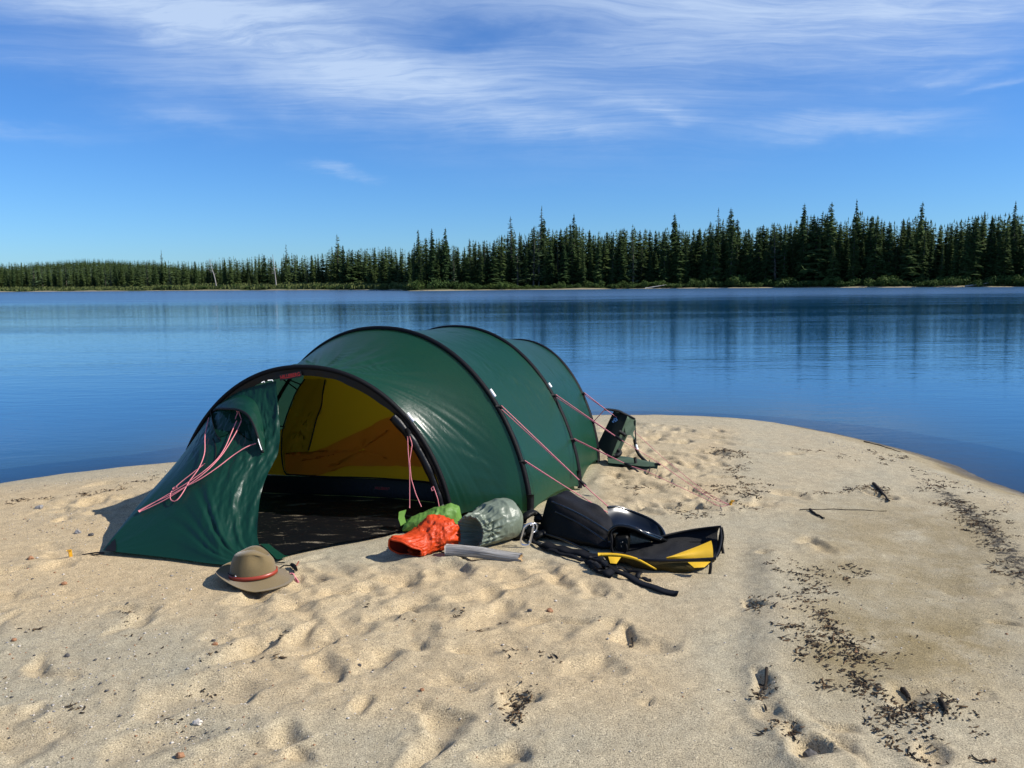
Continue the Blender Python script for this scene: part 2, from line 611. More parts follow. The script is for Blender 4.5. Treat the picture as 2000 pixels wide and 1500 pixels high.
def poly_dist(x, y, poly):
    best = np.full(np.shape(x), 1e9)
    for (ax, ay), (bx, by) in zip(poly, np.roll(poly, -1, axis=0)):
        dx, dy = bx - ax, by - ay
        t = np.clip(((x - ax) * dx + (y - ay) * dy) / (dx * dx + dy * dy), 0, 1)
        best = np.minimum(best, np.hypot(x - ax - t * dx, y - ay - t * dy))
    return np.where(in_poly(x, y, poly), -best, best)


# dimples in the sand: px, py, length, width, angle(deg in plan), depth
PITS = [(405, 1350, .34, .15, 20, .040), (696, 1384, .10, .055, 80, .035), (640, 1312, .22, .10, 115, .040),
        (860, 1420, .22, .09, 110, .045), (834, 1474, .14, .09, 80, .045), (1014, 1378, .15, .07, 70, .045),
        (556, 1440, .14, .08, 90, .040), (560, 1478, .14, .08, 80, .035), (744, 1135, .20, .11, 10, .035), (870, 1123, .22, .12, 0, .035),
        (800, 1258, .22, .11, 10, .03), (732, 1276, .18, .09, 20, .03), (950, 1168, .22, .13, 30, .035), (1098, 1138, .20, .12, 100, .04),
        (972, 1210, .25, .12, 40, .035), (600, 1132, .16, .10, 70, .035), (576, 1185, .2, .12, 80, .04), (680, 1160, .2, .1, 20, .03),
        (264, 1216, .2, .1, 75, .03), (885, 1332, .22, .10, 12, .03), (1155, 1305, .16, .09, 20, .03), (700, 1230, .22, .12, 30, .03),
        (1485, 1183, .10, .06, 100, .035), (1492, 1341, .16, .05, 80, .03), (1534, 1430, .12, .07, 30, .035), (1583, 1474, .12, .075, 100, .06),
        (1655, 1472, .12, .06, 90, .03), (1811, 1472, .12, .07, 90, .035), (1641, 1423, .09, .05, 130, .025), (1233, 1248, .14, .06, 85, .035),
        (1261, 1360, .07, .04, 20, .02), (1800, 1375, .2, .11, 60, .03), (1951, 1206, .12, .05, 150, .03), (1499, 1080, .1, .05, 30, .03), (1718, 960, .2, .08, 120, .04),
        (330, 1440, .24, .14, 0, .02), (60, 1440, .24, .14, 30, .03), (0, 1400, .2, .1, 0, .03), (480, 1290, .2, .12, 20, .02), (420, 1250, .16, .09, 0, .02),
        (600, 1240, .18, .1, 60, .03), (1040, 1220, .16, .09, 30, .03), (1010, 1150, .15, .1, 60, .03), (820, 1180, .2, .12, 20, .03), (1190, 1225, .14, .1, 50, .03),
        (1320, 860, .22, .13, 0, .035), (1365, 880, .2, .12, 20, .035), (1290, 850, .2, .12, 60, .03), (1400, 905, .2, .1, 40, .03), (1330, 905, .2, .12, 0, .03), (1270, 960, .18, .1, 0, .03), (1545, 880, .16, .1, 0, .03)]
PITS = [(*G(a, b)[:2], c, d, math.radians(e), f) for a, b, c, d, e, f in PITS]
_r2 = np.random.RandomState(5)
for _ in range(2300):
    gx, gy = _r2.uniform(-3.2, 2.6), _r2.uniform(2.3, 9.5)
    q = proj(np.array([gx, gy, 0.0]))
    dens = 0.0
    if 1090 < q[1] < 1300 and 420 < q[0] < 1260:
        dens = 0.9
    elif 1090 < q[1] < 1500 and 0 < q[0] < 1300:
        dens = 0.16
    elif 820 < q[1] < 1000 and 1180 < q[0] < 1420:
        dens = 0.75
    elif q[0] < 420 and 930 < q[1] < 1250:
        dens = 0.30
    elif q[0] > 1400:
        dens = 0.06
    if _r2.rand() < dens * 0.55:
        PITS.append((gx, gy, _r2.uniform(.10, .26), _r2.uniform(.07, .13), _r2.uniform(0, math.pi), _r2.uniform(.011, .036)))

RIDGE = resample([G(x, y)[:2] for x, y in [(1455, 985), (1480, 1060), (1492, 1160), (1486, 1260), (1500, 1380), (1530, 1500)]] + [(0.62, 1.6), (0.5, 0.6)], 60)


def sand_height(x, y, detail=True):
    x, y = np.asarray(x, float), np.asarray(y, float)
    d = shore_dist(x, y)
    dj = d + 0.05 * fbm(x * 1.2, y * 1.2, seed=3)
    dj = np.where(d > 0, np.maximum(dj, 0), np.minimum(dj, 0))
    z = WZ + 0.170 * (1 - np.exp(-np.maximum(dj, 0) / 0.85)) + 0.030 * sst(0.15, 0.5, dj)
    z = np.where(d < 0, WZ + np.maximum(d * 0.07 - 0.03 * d * d, -3.5) * (d > -6) + np.where(d <= -6, np.maximum(-1.68 + (d + 6) * 0.2, -4.0), 0), z)
    inside = sst(0.1, 1.0, d)
    z = z + inside * (0.016 * fbm(x * 0.9, y * 0.9, seed=21, oct=3) + 0.008 * fbm(x * 3.1, y * 3.1, seed=9, oct=3))
    tone = np.zeros(x.shape)
    if detail:
        # terrace edge running towards the camera on the right
        best = np.full(x.shape, 1e9)
        side = np.zeros(x.shape)
        for i in range(len(RIDGE) - 1):
            a, b = RIDGE[i], RIDGE[i + 1]
            e = b - a
            t = np.clip(((x - a[0]) * e[0] + (y - a[1]) * e[1]) / (e @ e), 0, 1)
            dd = np.hypot(x - a[0] - t * e[0], y - a[1] - t * e[1])
            s_ = (x - a[0]) * -e[1] + (y - a[1]) * e[0]
            m = dd < best
            best = np.where(m, dd, best)
            side = np.where(m, np.sign(s_), side)
        sd = best * side                               # + to the right of the edge
        fade = sst(4.9, 4.3, y)
        z = z + fade * inside * (0.024 * sst(-.09, .07, sd + .03 * fbm(x * 4, y * 4, seed=71)) * np.exp(-np.maximum(sd - .07, 0) / .35) - 0.006 * np.exp(-((sd + 0.12) / 0.06) ** 2)
                                 - 0.012 * np.exp(-((sd - 0.85) / 0.25) ** 2) + 0.012 * np.exp(-((sd - 1.45) / 0.3) ** 2))
        td = poly_dist(x, y, TENT_POLY)
        pdist = poly_dist(x, y, PACK_POLY)
        keep = sst(0.0, 0.09, td) * (0.25 + 0.75 * sst(-.05, 0.12, pdist))
        pit = np.zeros(x.shape)
        x0, y0 = x, y
        x = x + 0.045 * vnoise(x0 * 7, y0 * 7, seed=81) + .02 * vnoise(x0 * 17, y0 * 17, seed=83)
        y = y + 0.045 * vnoise(x0 * 7, y0 * 7, seed=82) + .02 * vnoise(x0 * 17, y0 * 17, seed=84)
        for (cx, cy, L, W, an, dep) in PITS:
            m = (np.abs(x - cx) < L * 2.0) & (np.abs(y - cy) < L * 2.0)
            if not m.any():
                continue
            dx, dy = x[m] - cx, y[m] - cy
            u = dx * math.cos(an) + dy * math.sin(an)
            v = -dx * math.sin(an) + dy * math.cos(an)
            wob = 1 + 0.42 * vnoise(dx * 10 + cx * 31, dy * 10 + cy * 17, seed=4)
            r = np.sqrt((u / (L * .55)) ** 2 + (v / (W * .62)) ** 2) * wob
            
            lop = 1 + 0.8 * np.clip(u / L, -1, 1)          # heel deeper than the rest
            pit[m] += dep * (-lop * np.exp(-(r / 0.95) ** 2.8) + 0.26 * np.exp(-((r - 1.45) / 0.5) ** 2))
            tone[m] = np.maximum(tone[m], np.exp(-(r / 1.7) ** 3) * min(1, dep / .026))
        x, y = x0, y0
        z = z + np.clip(pit * .72, -0.055, 0.036) * keep
        rough = fbm(x * 14, y * 14, seed=31, oct=3)
        z = z + inside * 0.0035 * rough * (0.4 + 0.9 * np.clip(tone, 0, 1)) * keep
        z = z + inside * 0.0022 * fbm(x * 45, y * 45, seed=33, oct=2) * keep
        z = np.where(td < 0.16, z * keep + (1 - keep) * np.minimum(z, -0.012), z)
        kp = sst(-.02, 0.15, pdist)
        z = z * kp + (1 - kp) * np.minimum(z, -0.006 + .2 * z)
    return z, d, tone


def surf(x, y):
    return float(sand_height(np.array([x]), np.array([y]))[0][0])


def surf_many(xy):
    xy = np.asarray(xy)
    return sand_height(xy[:, 0], xy[:, 1])[0]


def sand_material():
    m, t = new_mat('beach_sand')
    ov = t.n('ShaderNodeTexCoord').outputs['Object']
    at = t.n('ShaderNodeAttribute', dict(attribute_name='sand'))
    tone, damp, dark = t.n('ShaderNodeSeparateColor', None, i0=at.outputs['Color']).outputs[:3]
    grain = t.noise(ov, 210, 2, 0.65)
    grain2 = t.noise(ov, 470, 2, 0.6)
    mott = t.noise(ov, 3.5, 5, 0.65)
    mott2 = t.noise(ov, 17, 4, 0.6)
    grey = t.mix(t.ramp(mott2, 0.3, 0.7), (0.335, 0.292, 0.198), (0.400, 0.350, 0.240))
    tan = t.mix(t.ramp(mott2, 0.3, 0.7), (0.428, 0.322, 0.182), (0.505, 0.384, 0.222))
    c = t.mix(t.math('ADD', t.math('MULTIPLY', tone, 1.0), t.math('MULTIPLY', t.math('SUBTRACT', mott, 0.5), 0.6), clamp=True), grey, tan)
    c = t.mix(t.math('MULTIPLY', damp, t.ramp(mott, 0.25, 0.6), clamp=True), c, (0.225, 0.172, 0.082))
    dn = t.ramp(t.math('ADD', dark, t.math('MULTIPLY', t.math('SUBTRACT', t.noise(ov, 24, 7, 0.8), 0.5), 2.2)), 0.50, 0.80)
    c = t.mix(t.math('MULTIPLY', dn, t.ramp(dark, 0.02, 0.3)), c, (0.045, 0.038, 0.028))
    # separate grains: pale quartz and dark mica
    lo = t.ramp(grain, 0.34, 0.50, 0.42, 1.0)
    hi = t.ramp(grain, 0.55, 0.70, 1.0, 1.55)
    g = t.math('MULTIPLY', lo, hi)
    g2 = t.math('ADD', 0.62, t.math('MULTIPLY', t.noise(ov, 120, 2, 0.6), 0.76))
    g = t.math('MULTIPLY', g, g2)
    c = t.mix(1.0, c, t.n('ShaderNodeCombineXYZ', None, X=g, Y=g, Z=g).outputs[0], 'MULTIPLY')
    wet = t.n('ShaderNodeAttribute', dict(attribute_name='wet')).outputs['Fac']
    c = t.mix(t.math('MULTIPLY', wet, 0.72), c, (0.06, 0.045, 0.025))
    h = t.math('ADD', t.math('MULTIPLY', grain, 0.7), t.math('ADD', t.math('MULTIPLY', grain2, 0.35), t.math('MULTIPLY', mott2, 0.9)))
    nrm = t.n('ShaderNodeBump', None, Strength=0.75, Distance=0.006, Height=h).outputs[0]
    b = t.n('ShaderNodeBsdfPrincipled', None, Base_Color=c, Roughness=t.math('SUBTRACT', 0.92, t.math('MULTIPLY', wet, 0.45)), Specular_IOR_Level=0.25, Normal=nrm)
    t.n('ShaderNodeOutputMaterial', None, Surface=b)
    return m


def axis_coords(core_lo, core_hi, step, lo, hi, grow=1.12):
    a = list(np.arange(core_lo, core_hi, step))
    s, q = step, a[-1]
    while q < hi:
        s *= grow
        q += s
        a.append(q)
    s, q = step, a[0]
    pre = []
    while q > lo:
        s *= grow
        q -= s
        pre.append(q)
    return np.array(pre[::-1] + a)


def build_sand():
    ys = [1.9]
    while ys[-1] < 11.5:
        ys.append(ys[-1] + max(0.0105, 0.0035 * ys[-1]))
    s, q = 0.04, ys[-1]
    while q < 32:
        s *= 1.1
        q += s
        ys.append(q)
    s, q = 0.012, ys[0]
    pre = []
    while q > -30:
        s *= 1.14
        q -= s
        pre.append(q)
    ys = np.array(pre[::-1] + ys)
    xs = axis_coords(-4.2, 4.6, 0.0145, -45, 45, 1.12)
    X, Y = np.meshgrid(xs, ys, indexing='ij')
    Z, D, T = sand_height(X.ravel(), Y.ravel())
    x, y = X.ravel(), Y.ravel()
    q = proj(np.stack([x, np.maximum(y, 0.8), np.zeros_like(x)], -1)).T
    front = y > 0.8
    # tan where feet have turned the sand over
    zone = sst(1080, 1120, q[1]) * sst(1500, 1330, q[1]) * sst(250, 520, q[0]) * sst(1480, 1230, q[0])
    zone2 = sst(800, 850, q[1]) * sst(1030, 960, q[1]) * sst(1150, 1190, q[0]) * sst(1500, 1380, q[0])
    zone3 = sst(560, 420, q[0]) * sst(900, 960, q[1]) * sst(1290, 1150, q[1]) * 0.9
    tone = np.maximum.reduce([T * 0.55, zone * 0.80, zone2 * 0.7, zone3, np.full_like(x, .22)])
    tone = np.where(front, np.clip(tone + 0.25 * fbm(x * 2.2, y * 2.2, seed=77), 0, 1), 0.3)
    sdn = fbm(x * 0.7, y * 1.6, seed=51, oct=4)
    damp = sst(1500, 1640, q[0]) * sst(940, 1030, q[1]) * sst(1480, 1250, q[1]) * sst(2080, 1860, q[0]) * (0.72 + 0.5 * sdn)
    rs = sst(0.2, 1.6, x)
    damp = np.maximum(damp, sst(0.30, 0.0, D) * 0.75 + 0.25 * sst(0.9, 0.25, D) + rs * .8 * sst(.75, .15, D + .12 * sdn))
    damp = np.where(front, np.clip(damp, 0, 1), 0.2)
    # the dark line of washed-up needles along the right-hand shore, and thin lines elsewhere
    dk = np.zeros_like(x)
    for pl, wd, k in (([(1850, 968), (1905, 1020), (1955, 1075), (2000, 1130), (2060, 1200), (2170, 1330), (2320, 1520)], 0.13, 0.72),
                      ([(1780, 925), (1880, 985), (1950, 1040)], 0.05, 0.55),
                      ([(0, 975), (70, 966), (150, 962), (230, 952)], 0.05, 0.45)):
        pp = resample([G(a, b, -0.05)[:2] for a, b in pl], 110)
        best = np.full(len(x), 1e9)
        for i in range(len(pp)):
            best = np.minimum(best, np.hypot(x - pp[i, 0], y - pp[i, 1]))
        dk = np.maximum(dk, k * np.exp(-(best / wd) ** 2))
    dk = np.maximum(dk, 0.55 * np.exp(-((D - 0.05) / 0.06) ** 2) * np.where(front, 1, 0.4))
    wet = sst(0.16 + .18 * rs, 0.02, D + .05 * fbm(x * 3, y * 3, seed=91))
    V = np.stack([x, y, Z], -1)
    keep = D > -9
    n, m = X.shape
    F = gridf(n, m)
    F = F[keep[F].any(1)]
    o = obj('beach_sand', V, F, sand_material(), attrs={'sand': np.stack([tone, damp, np.clip(dk, 0, 1)], -1), 'wet': wet})
    kind(o, 'structure')


build_sand()


# ------------------------------------------------------------------ the lake
def water_material():
    m, t = new_mat('lake_water')
    geo = t.n('ShaderNodeNewGeometry').outputs['Position']
    sp = t.n('ShaderNodeSeparateXYZ', None, i0=geo)
    dep = t.n('ShaderNodeAttribute', dict(attribute_name='depth')).outputs['Fac']
    wob = t.noise(t.mapv(geo, (0.012, 0.05, 1)), 1.0, 4, 0.6)
    yb = t.math('ADD', sp.outputs[1], t.math('MULTIPLY', t.math('SUBTRACT', wob, 0.5), 46))
    streak = t.noise(t.mapv(geo, (0.02, 0.30, 1), (0, 0, 0), (5, 3, 0)), 1.0, 5, 0.65)
    yb = t.math('ADD', yb, t.math('MULTIPLY', t.math('SUBTRACT', streak, 0.5), 60))
    ruff = t.ramp(yb, 44, 100, 0.0, 1.0)                # the middle of the lake is ruffled by the wind
    band = t.ramp(t.noise(t.mapv(geo, (0.025, 0.22, 1)), 1.0, 3, 0.5), 0.45, 0.7)
    calm = t.ramp(sp.outputs[1], 6, 16, 0.25, 1.0)
    amp = t.math('MULTIPLY', t.math('ADD', t.math('ADD', 0.34, t.math('MULTIPLY', ruff, 0.5)), t.math('MULTIPLY', band, 0.35)), calm)
    w1 = t.noise(t.mapv(geo, (1.5, 4.2, 1), (0, 0, 0.10)), 1.0, 3, 0.5, 0.4)
    w2 = t.noise(t.mapv(geo, (5.0, 12.0, 1), (0, 0, -0.1)), 1.0, 3, 0.55, 0.3)
    w3 = t.noise(t.mapv(geo, (0.35, 0.9, 1), (0, 0, 0.3)), 1.0, 2, 0.5)
    h = t.math('ADD', t.math('MULTIPLY', w1, 0.45), t.math('ADD', t.math('MULTIPLY', w2, 0.20), t.math('MULTIPLY', w3, 0.5)))
    h = t.math('MULTIPLY', h, amp)
    nrm = t.n('ShaderNodeBump', None, Strength=1.0, Distance=0.03, Height=h).outputs[0]
    fr = t.n('ShaderNodeFresnel', None, IOR=1.333, Normal=nrm).outputs[0]
    # wind-ruffled water: wavelets too small to see one by one
    gl = t.n('ShaderNodeBsdfGlossy', None, Color=(1, 1, 1), Roughness=t.math('ADD', 0.035, t.math('MULTIPLY', ruff, 0.20)), Normal=nrm)
    body = t.n('ShaderNodeBsdfDiffuse', None, Color=(0.008, 0.068, 0.155))
    clear = t.n('ShaderNodeBsdfTransparent', None, Color=(0.62, 0.72, 0.72))
    # the bottom shows through the first decimetres, then the tea-dark depth takes over
    see = t.math('EXPONENT', t.math('MULTIPLY', dep, -4.5))
    under = t.n('ShaderNodeMixShader', None, i0=see, i1=body.outputs[0], i2=clear.outputs[0])
    fr = t.math('MULTIPLY', fr, t.math('SUBTRACT', 1.0, t.math('MULTIPLY', ruff, 0.52)))   # steeper facets reflect less
    sh = t.n('ShaderNodeMixShader', None, i0=fr, i1=under.outputs[0], i2=gl.outputs[0])
    t.n('ShaderNodeOutputMaterial', None, Surface=sh)
    return m


def build_water():
    xs = axis_coords(-9, 9, 0.10, -1500, 1500, 1.25)
    ys = axis_coords(2, 14, 0.10, -40, 1400, 1.25)
    X, Y = np.meshgrid(xs, ys, indexing='ij')
    x, y = X.ravel(), Y.ravel()
    D = shore_dist(x, y)
    near = D > -12
    dep = np.where(near, np.maximum(0, WZ - sand_height(x, y, False)[0]), 3.0)
    V = np.stack([x, y, np.full_like(x, WZ)], -1)
    F = gridf(*X.shape)
    F = F[(D[F] < 0.5).any(1)]
    o = obj('lake_water', V, F, water_material(), attrs={'depth': dep})
    kind(o, 'structure')


build_water()

# ------------------------------------------------------------------ far shore
# waterline of the far bank, read off the photograph: px, distance
FAR_PX = np.array([-2600, -1200, -500, 0, 300, 560, 760, 800, 900, 1000, 1200, 1400, 1700, 2000, 2400, 3200, 4800])
FAR_Y = np.array([120, 165, 200, 216, 205, 190, 172, 150, 150, 152, 152, 150, 138, 128, 112, 90, 60])


def far_y(px):
    return np.interp(px, FAR_PX, FAR_Y)


def far_ground(dy):
    """height of the far land dy metres behind its waterline"""
    return np.interp(dy, [-6, 0, 0.7, 2.5, 5, 12, 40, 120, 400], [WZ - .9, WZ, WZ + .13, WZ + .24, WZ + .5, .9, 2.0, 3.5, 6.0])


def far_xy(px, dy):
    """place dy metres behind the far waterline along the line of sight through px"""
    Y = far_y(px) + dy
    return np.array([(px - 1000) / FPX * Y * 0.992, Y])


def floor_mat():
    m, t = new_mat('far_bank')
    ov = t.n('ShaderNodeTexCoord').outputs['Object']
    a = t.n('ShaderNodeAttribute', dict(attribute_name='back')).outputs['Fac']
    n = t.noise(ov, 0.6, 5, 0.65)
    a2 = t.math('ADD', a, t.math('MULTIPLY', t.math('SUBTRACT', n, 0.5), 1.6))
    f = t.ramp(a2, 0.40, 0.85)
    sand = t.mix(n, (0.22, 0.18, 0.115), (0.34, 0.28, 0.18))
    moss = t.mix(t.noise(ov, 0.25, 4, 0.6), (0.018, 0.026, 0.010), (0.055, 0.075, 0.022))
    b = t.n('ShaderNodeBsdfPrincipled', None, Base_Color=t.mix(f, sand, moss), Roughness=0.95, Specular_IOR_Level=0.1)
    t.n('ShaderNodeOutputMaterial', None, Surface=b)
    return m


def build_far():
    pxs = np.concatenate([np.linspace(-2600, -300, 50), np.linspace(-280, 2280, 420), np.linspace(2300, 4800, 50)])
    dys = np.array([-6, -1.5, 0, 0.4, 0.7, 1.4, 2.5, 3.6, 5, 8, 12, 25, 40, 80, 120, 250, 400, 900, 1500])
    V, B = [], []
    for px in pxs:
        jit = 0.5 * math.sin(px * 0.021) + 0.3 * math.sin(px * 0.063 + 1)
        for dy in dys:
            q = far_xy(px, dy + (jit if dy < 6 else 0))
            z = float(far_ground(dy))
            if 0 < dy < 300:
                z += 0.12 * dy ** 0.3 * float(vnoise(q[0] * .15, q[1] * .15, seed=8))
            V.append((q[0], q[1], z if dy > -1.6 else z))
            B.append(dy)
    o = obj('far_shore', V, gridf(len(pxs), len(dys)), floor_mat(), attrs={'back': np.array(B, np.float32)})
    kind(o, 'structure')
    # low wooded hill far behind the left bank
    xs = np.linspace(-640, 60, 70)
    ys = np.linspace(480, 900, 36)
    X, Y = np.meshgrid(xs, ys, indexing='ij')
    pxh = 1000 + X / Y * FPX
    top = np.interp(pxh, [-900, -400, -100, 60, 190, 300, 420, 520, 700], [5, 11.5, 12.5, 13.0, 15.5, 13.5, 8, 4, 1])
    prof = sst(480, 660, Y)
    Z = top * prof + 1.6 * fbm(X * .02, Y * .02, seed=5, oct=4) * prof
    m = simple('hill_heath', (0.040, 0.058, 0.030), 0.95, 0.1, var=0.5, scale=0.05)
    kind(obj('hill', np.stack([X, Y, Z], -1).reshape(-1, 3), gridf(*X.shape), m), 'structure')
    return X, Y, Z


HILL = build_far()


def leaf_mat(name, a, b, tr=0.15):
    m, t = new_mat(name)
    ov = t.n('ShaderNodeTexCoord').outputs['Object']
    rnd = t.n('ShaderNodeObjectInfo').outputs['Random']
    geo = t.n('ShaderNodeNewGeometry').outputs['Position']
    f = t.math('ADD', t.math('MULTIPLY', t.noise(geo, 0.9, 3, 0.6), 0.7), t.math('MULTIPLY', rnd, 0.5))
    c = t.mix(t.ramp(f, 0.3, 0.9), a, b)
    d = t.n('ShaderNodeBsdfPrincipled', None, Base_Color=c, Roughness=0.75, Specular_IOR_Level=0.15)
    r = t.n('ShaderNodeBsdfTranslucent', None, Color=c)
    t.n('ShaderNodeOutputMaterial', None, Surface=t.n('ShaderNodeMixShader', None, i0=tr, i1=d.outputs[0], i2=r.outputs[0]))
    return m


MT['spruce'] = leaf_mat('spruce_needles', (0.036, 0.068, 0.022), (0.082, 0.120, 0.036))
MT['larch'] = leaf_mat('larch_needles', (0.045, 0.078, 0.034), (0.080, 0.120, 0.050))
MT['bush'] = leaf_mat('alder_leaves', (0.038, 0.070, 0.016), (0.075, 0.115, 0.026), 0.2)
MT['reed'] = leaf_mat('reed_leaves', (0.060, 0.085, 0.022), (0.110, 0.130, 0.040), 0.2)
MT['bark'] = simple('spruce_bark', (0.10, 0.085, 0.070), 0.9, 0.1, var=0.3, scale=3)
MT['deadwood'] = simple('bleached_wood', (0.32, 0.30, 0.27), 0.85, 0.2, var=0.25, scale=2)


def spruce(seed, whorls, wid, style='spruce', sprays=True):
    """crown and trunk of a unit-height conifer: drooping whorls of needle sprays"""
    r = np.random.RandomState(seed)
    V, F = [], []

    def tri(a, b, c):
        k = len(V)
        V.extend([a, b, c])
        F.append((k, k + 1, k + 2))
    base = r.uniform(0.03, 0.10) if style != 'larch' else 0.12
    lop = r.uniform(0, 2 * math.pi)
    for i in range(whorls):
        f = (i + r.uniform(-.35, .35)) / whorls
        z = base + (0.985 - base) * f
        if style == 'spruce':
            L = wid * ((1 - f) ** 0.75 * 0.9 + 0.10) * r.uniform(.72, 1.12)
            if f > 0.86:
                L = max(L, wid * 0.24 * (1 - (f - .86) / .16))     # clubbed tip of black spruce
            if f < .15:
                L *= 0.75
            nb, droop = r.randint(6, 9), r.uniform(.25, .55)
        elif style == 'broad':
            L = wid * ((1 - f) ** 0.9 + 0.05) * r.uniform(.7, 1.15)
            nb, droop = r.randint(5, 8), r.uniform(.05, .35)
        else:
            L = wid * ((1 - f) ** 0.7 + 0.06) * r.uniform(.5, 1.2)
            nb, droop = r.randint(3, 5), r.uniform(-.25, .2)
        for k in range(nb):
            a = r.uniform(0, 2 * math.pi)
            l = L * r.uniform(.65, 1.1) * (1 + .18 * math.cos(a - lop))
            d = np.array([math.cos(a), math.sin(a), 0])
            s = np.array([-math.sin(a), math.cos(a), 0])
            zb = min(.97, max(.02, z + r.normal() * .014))
            p0 = np.array([0, 0, zb])
            tip = p0 + d * l + np.array([0, 0, -l * droop * r.uniform(.7, 1.2)])
            mid = p0 + d * l * .5 + np.array([0, 0, -l * droop * .25])
            wd = l * (r.uniform(.30, .46) if style != 'larch' else r.uniform(.16, .28)) + 0.004
            hang = np.array([0, 0, -wd * r.uniform(.5, 1.1)])
            tri(p0, mid + s * wd + hang * .6, tip)
            tri(p0, tip, mid - s * wd + hang * .6)
            if sprays:
                for q in (.35, .62, .88):
                    c = p0 * (1 - q) + tip * q
                    for sg in (-1, 1):
                        e = c + (s * sg * r.uniform(.5, 1) + d * r.uniform(.1, .6)) * wd * 1.1 * (1.2 - q * .6) + np.array([0, 0, -wd * r.uniform(.1, .8)])
                        tri(c + d * wd * .3, e, c - d * wd * .25 + hang * r.uniform(.2, .8))
    tri(np.array([.006, 0, .95]), np.array([-.004, .005, .95]), np.array([0, 0, 1.0]))
    tri(np.array([0, .006, .93]), np.array([0, -.006, .93]), np.array([0, 0, 1.0]))
    zz = np.array([-0.03, 0.0, .3, .6, .9, .99])
    rr = np.array([.017, .014, .011, .007, .003, .001]) * (1.2 if style == 'larch' else 1)
    tv, tf = tube(np.stack([0.004 * np.sin(zz * 6 + seed), 0.004 * np.cos(zz * 5), zz], -1), rr, 6, up=(0, 1, 0))
    return np.array(V), np.array(F), tv, tf


TREES = {}
for i in range(7):
    TREES['spruce', i] = spruce(100 + i, 46, 0.098 + 0.016 * (i % 4), 'spruce')
for i in range(4):
    TREES['broad', i] = spruce(200 + i, 40, 0.160 + 0.02 * i, 'broad')
for i in range(4):
    TREES['larch', i] = spruce(300 + i, 40, 0.125 + .012 * i, 'larch')
CROWN, TRUNK = {}, {}
for k, (v, f, tv, tf) in TREES.items():
    CROWN[k] = mesh_data(k[0] + '_crown', v, f, MT['larch'] if k[0] == 'larch' else MT['spruce'], smooth=False)
    TRUNK[k] = mesh_data(k[0] + '_trunk', tv, tf, MT['bark'])
LOW = [spruce(400 + i, 20, 0.10 + .02 * (i % 3), 'spruce' if i % 3 else 'broad', False) for i in range(6)]
TINY = [spruce(500 + i, 9, 0.15, 'spruce', False) for i in range(4)]

ENV_X = [-300, 0, 110, 200, 320, 330, 395, 410, 455, 470, 520, 545, 560, 610, 640, 662, 690, 720, 770, 800, 822, 870, 890, 905, 920, 960, 1000, 1030, 1060, 1085, 1122, 1155, 1200, 1240, 1275, 1322, 1350, 1404, 1430, 1460, 1500, 1540, 1568, 1622, 1640, 1672, 1710, 1750, 1797, 1830, 1880, 1917, 1940, 1978, 2000, 2300]
ENV_Y = [508, 509, 508, 505, 504, 505, 507, 505, 494, 502, 490, 506, 490, 494, 490, 468, 482, 480, 476, 484, 456, 456, 470, 478, 460, 460, 436, 446, 420, 440, 426, 442, 440, 428, 444, 424, 444, 418, 414, 440, 426, 426, 408, 406, 426, 400, 412, 424, 404, 426, 416, 406, 408, 404, 410, 400]


def hz(px):
    return HZ + (1000 - px) * ROLL


def tree_at(px, dy, ytop):
    q = far_xy(px, dy)
    zg = float(far_ground(dy))
    ztop = CAMH + (hz(px) - ytop) / FPX * q[1]
    return q, zg, max(1.5, ztop - zg)


TREE_NAME = {'spruce': 'spruce_tree', 'broad': 'fir_tree', 'larch': 'larch_tree'}
TREE_DEF = []


def put_tree(style, var, px, dy, ytop, label, group, rot=None, fat=1.0):
    q, zg, h = tree_at(px, dy, ytop)
    o = thing(TREE_NAME[style], label, 'tree', (q[0], q[1], zg), group)
    if label.endswith(' row'):
        size = 'tall' if h > 11.5 else ('middling' if h > 8 else 'short')
        form = {'spruce': ('slender', 'spruce') if fat < 1.2 else ('stout', 'spruce'), 'broad': ('bushy', 'conifer'), 'larch': ('feathery', 'larch')}[style]
        PENDING.append((o, px, '%s %s %s %s' % (size, form[0], label.replace(' ', '-'), form[1])))
    o.rotation_euler = (random.uniform(-.025, .025), random.uniform(-.025, .025), random.uniform(0, 6.28) if rot is None else rot)
    o.scale = (h * fat, h * fat, h)
    for nm, me in (('trunk', TRUNK[style, var]), ('crown', CROWN[style, var])):
        c = bpy.data.objects.new(nm, me)
        COL.objects.link(c)
        c.parent = o
    return o


PLACES = [(-999, "at the far shore's left end"), (100, 'below the crest of the distant hill'), (220, 'right of the distant hill crest'),
          (330, 'around the left dead white trunk'), (430, 'between the two dead white trunks'), (550, 'right of the straight dead trunk'),
          (640, 'under the tufted left larch'), (740, 'left of the bushy mound'), (812, 'behind the bushy mound'),
          (900, 'right of the bushy mound'), (990, 'around the tallest larch'), (1080, 'right of the tallest larch'),
          (1180, 'left of the white drift log'), (1258, 'above the white drift log'), (1340, 'near the thin larch spire'),
          (1440, 'above the two bright shrubs'), (1545, 'left of the tallest ragged tree'), (1650, 'beside the tallest ragged tree'),
          (1715, 'above the rightmost bright shrub'), (1830, 'above the pale drift log'), (1935, 'at the right end of the wood')]
ORD = ['leftmost', 'second', 'third', 'fourth', 'fifth', 'sixth', 'seventh', 'eighth', 'ninth', 'tenth', 'eleventh', 'twelfth', 'thirteenth', 'fourteenth']
PENDING = []


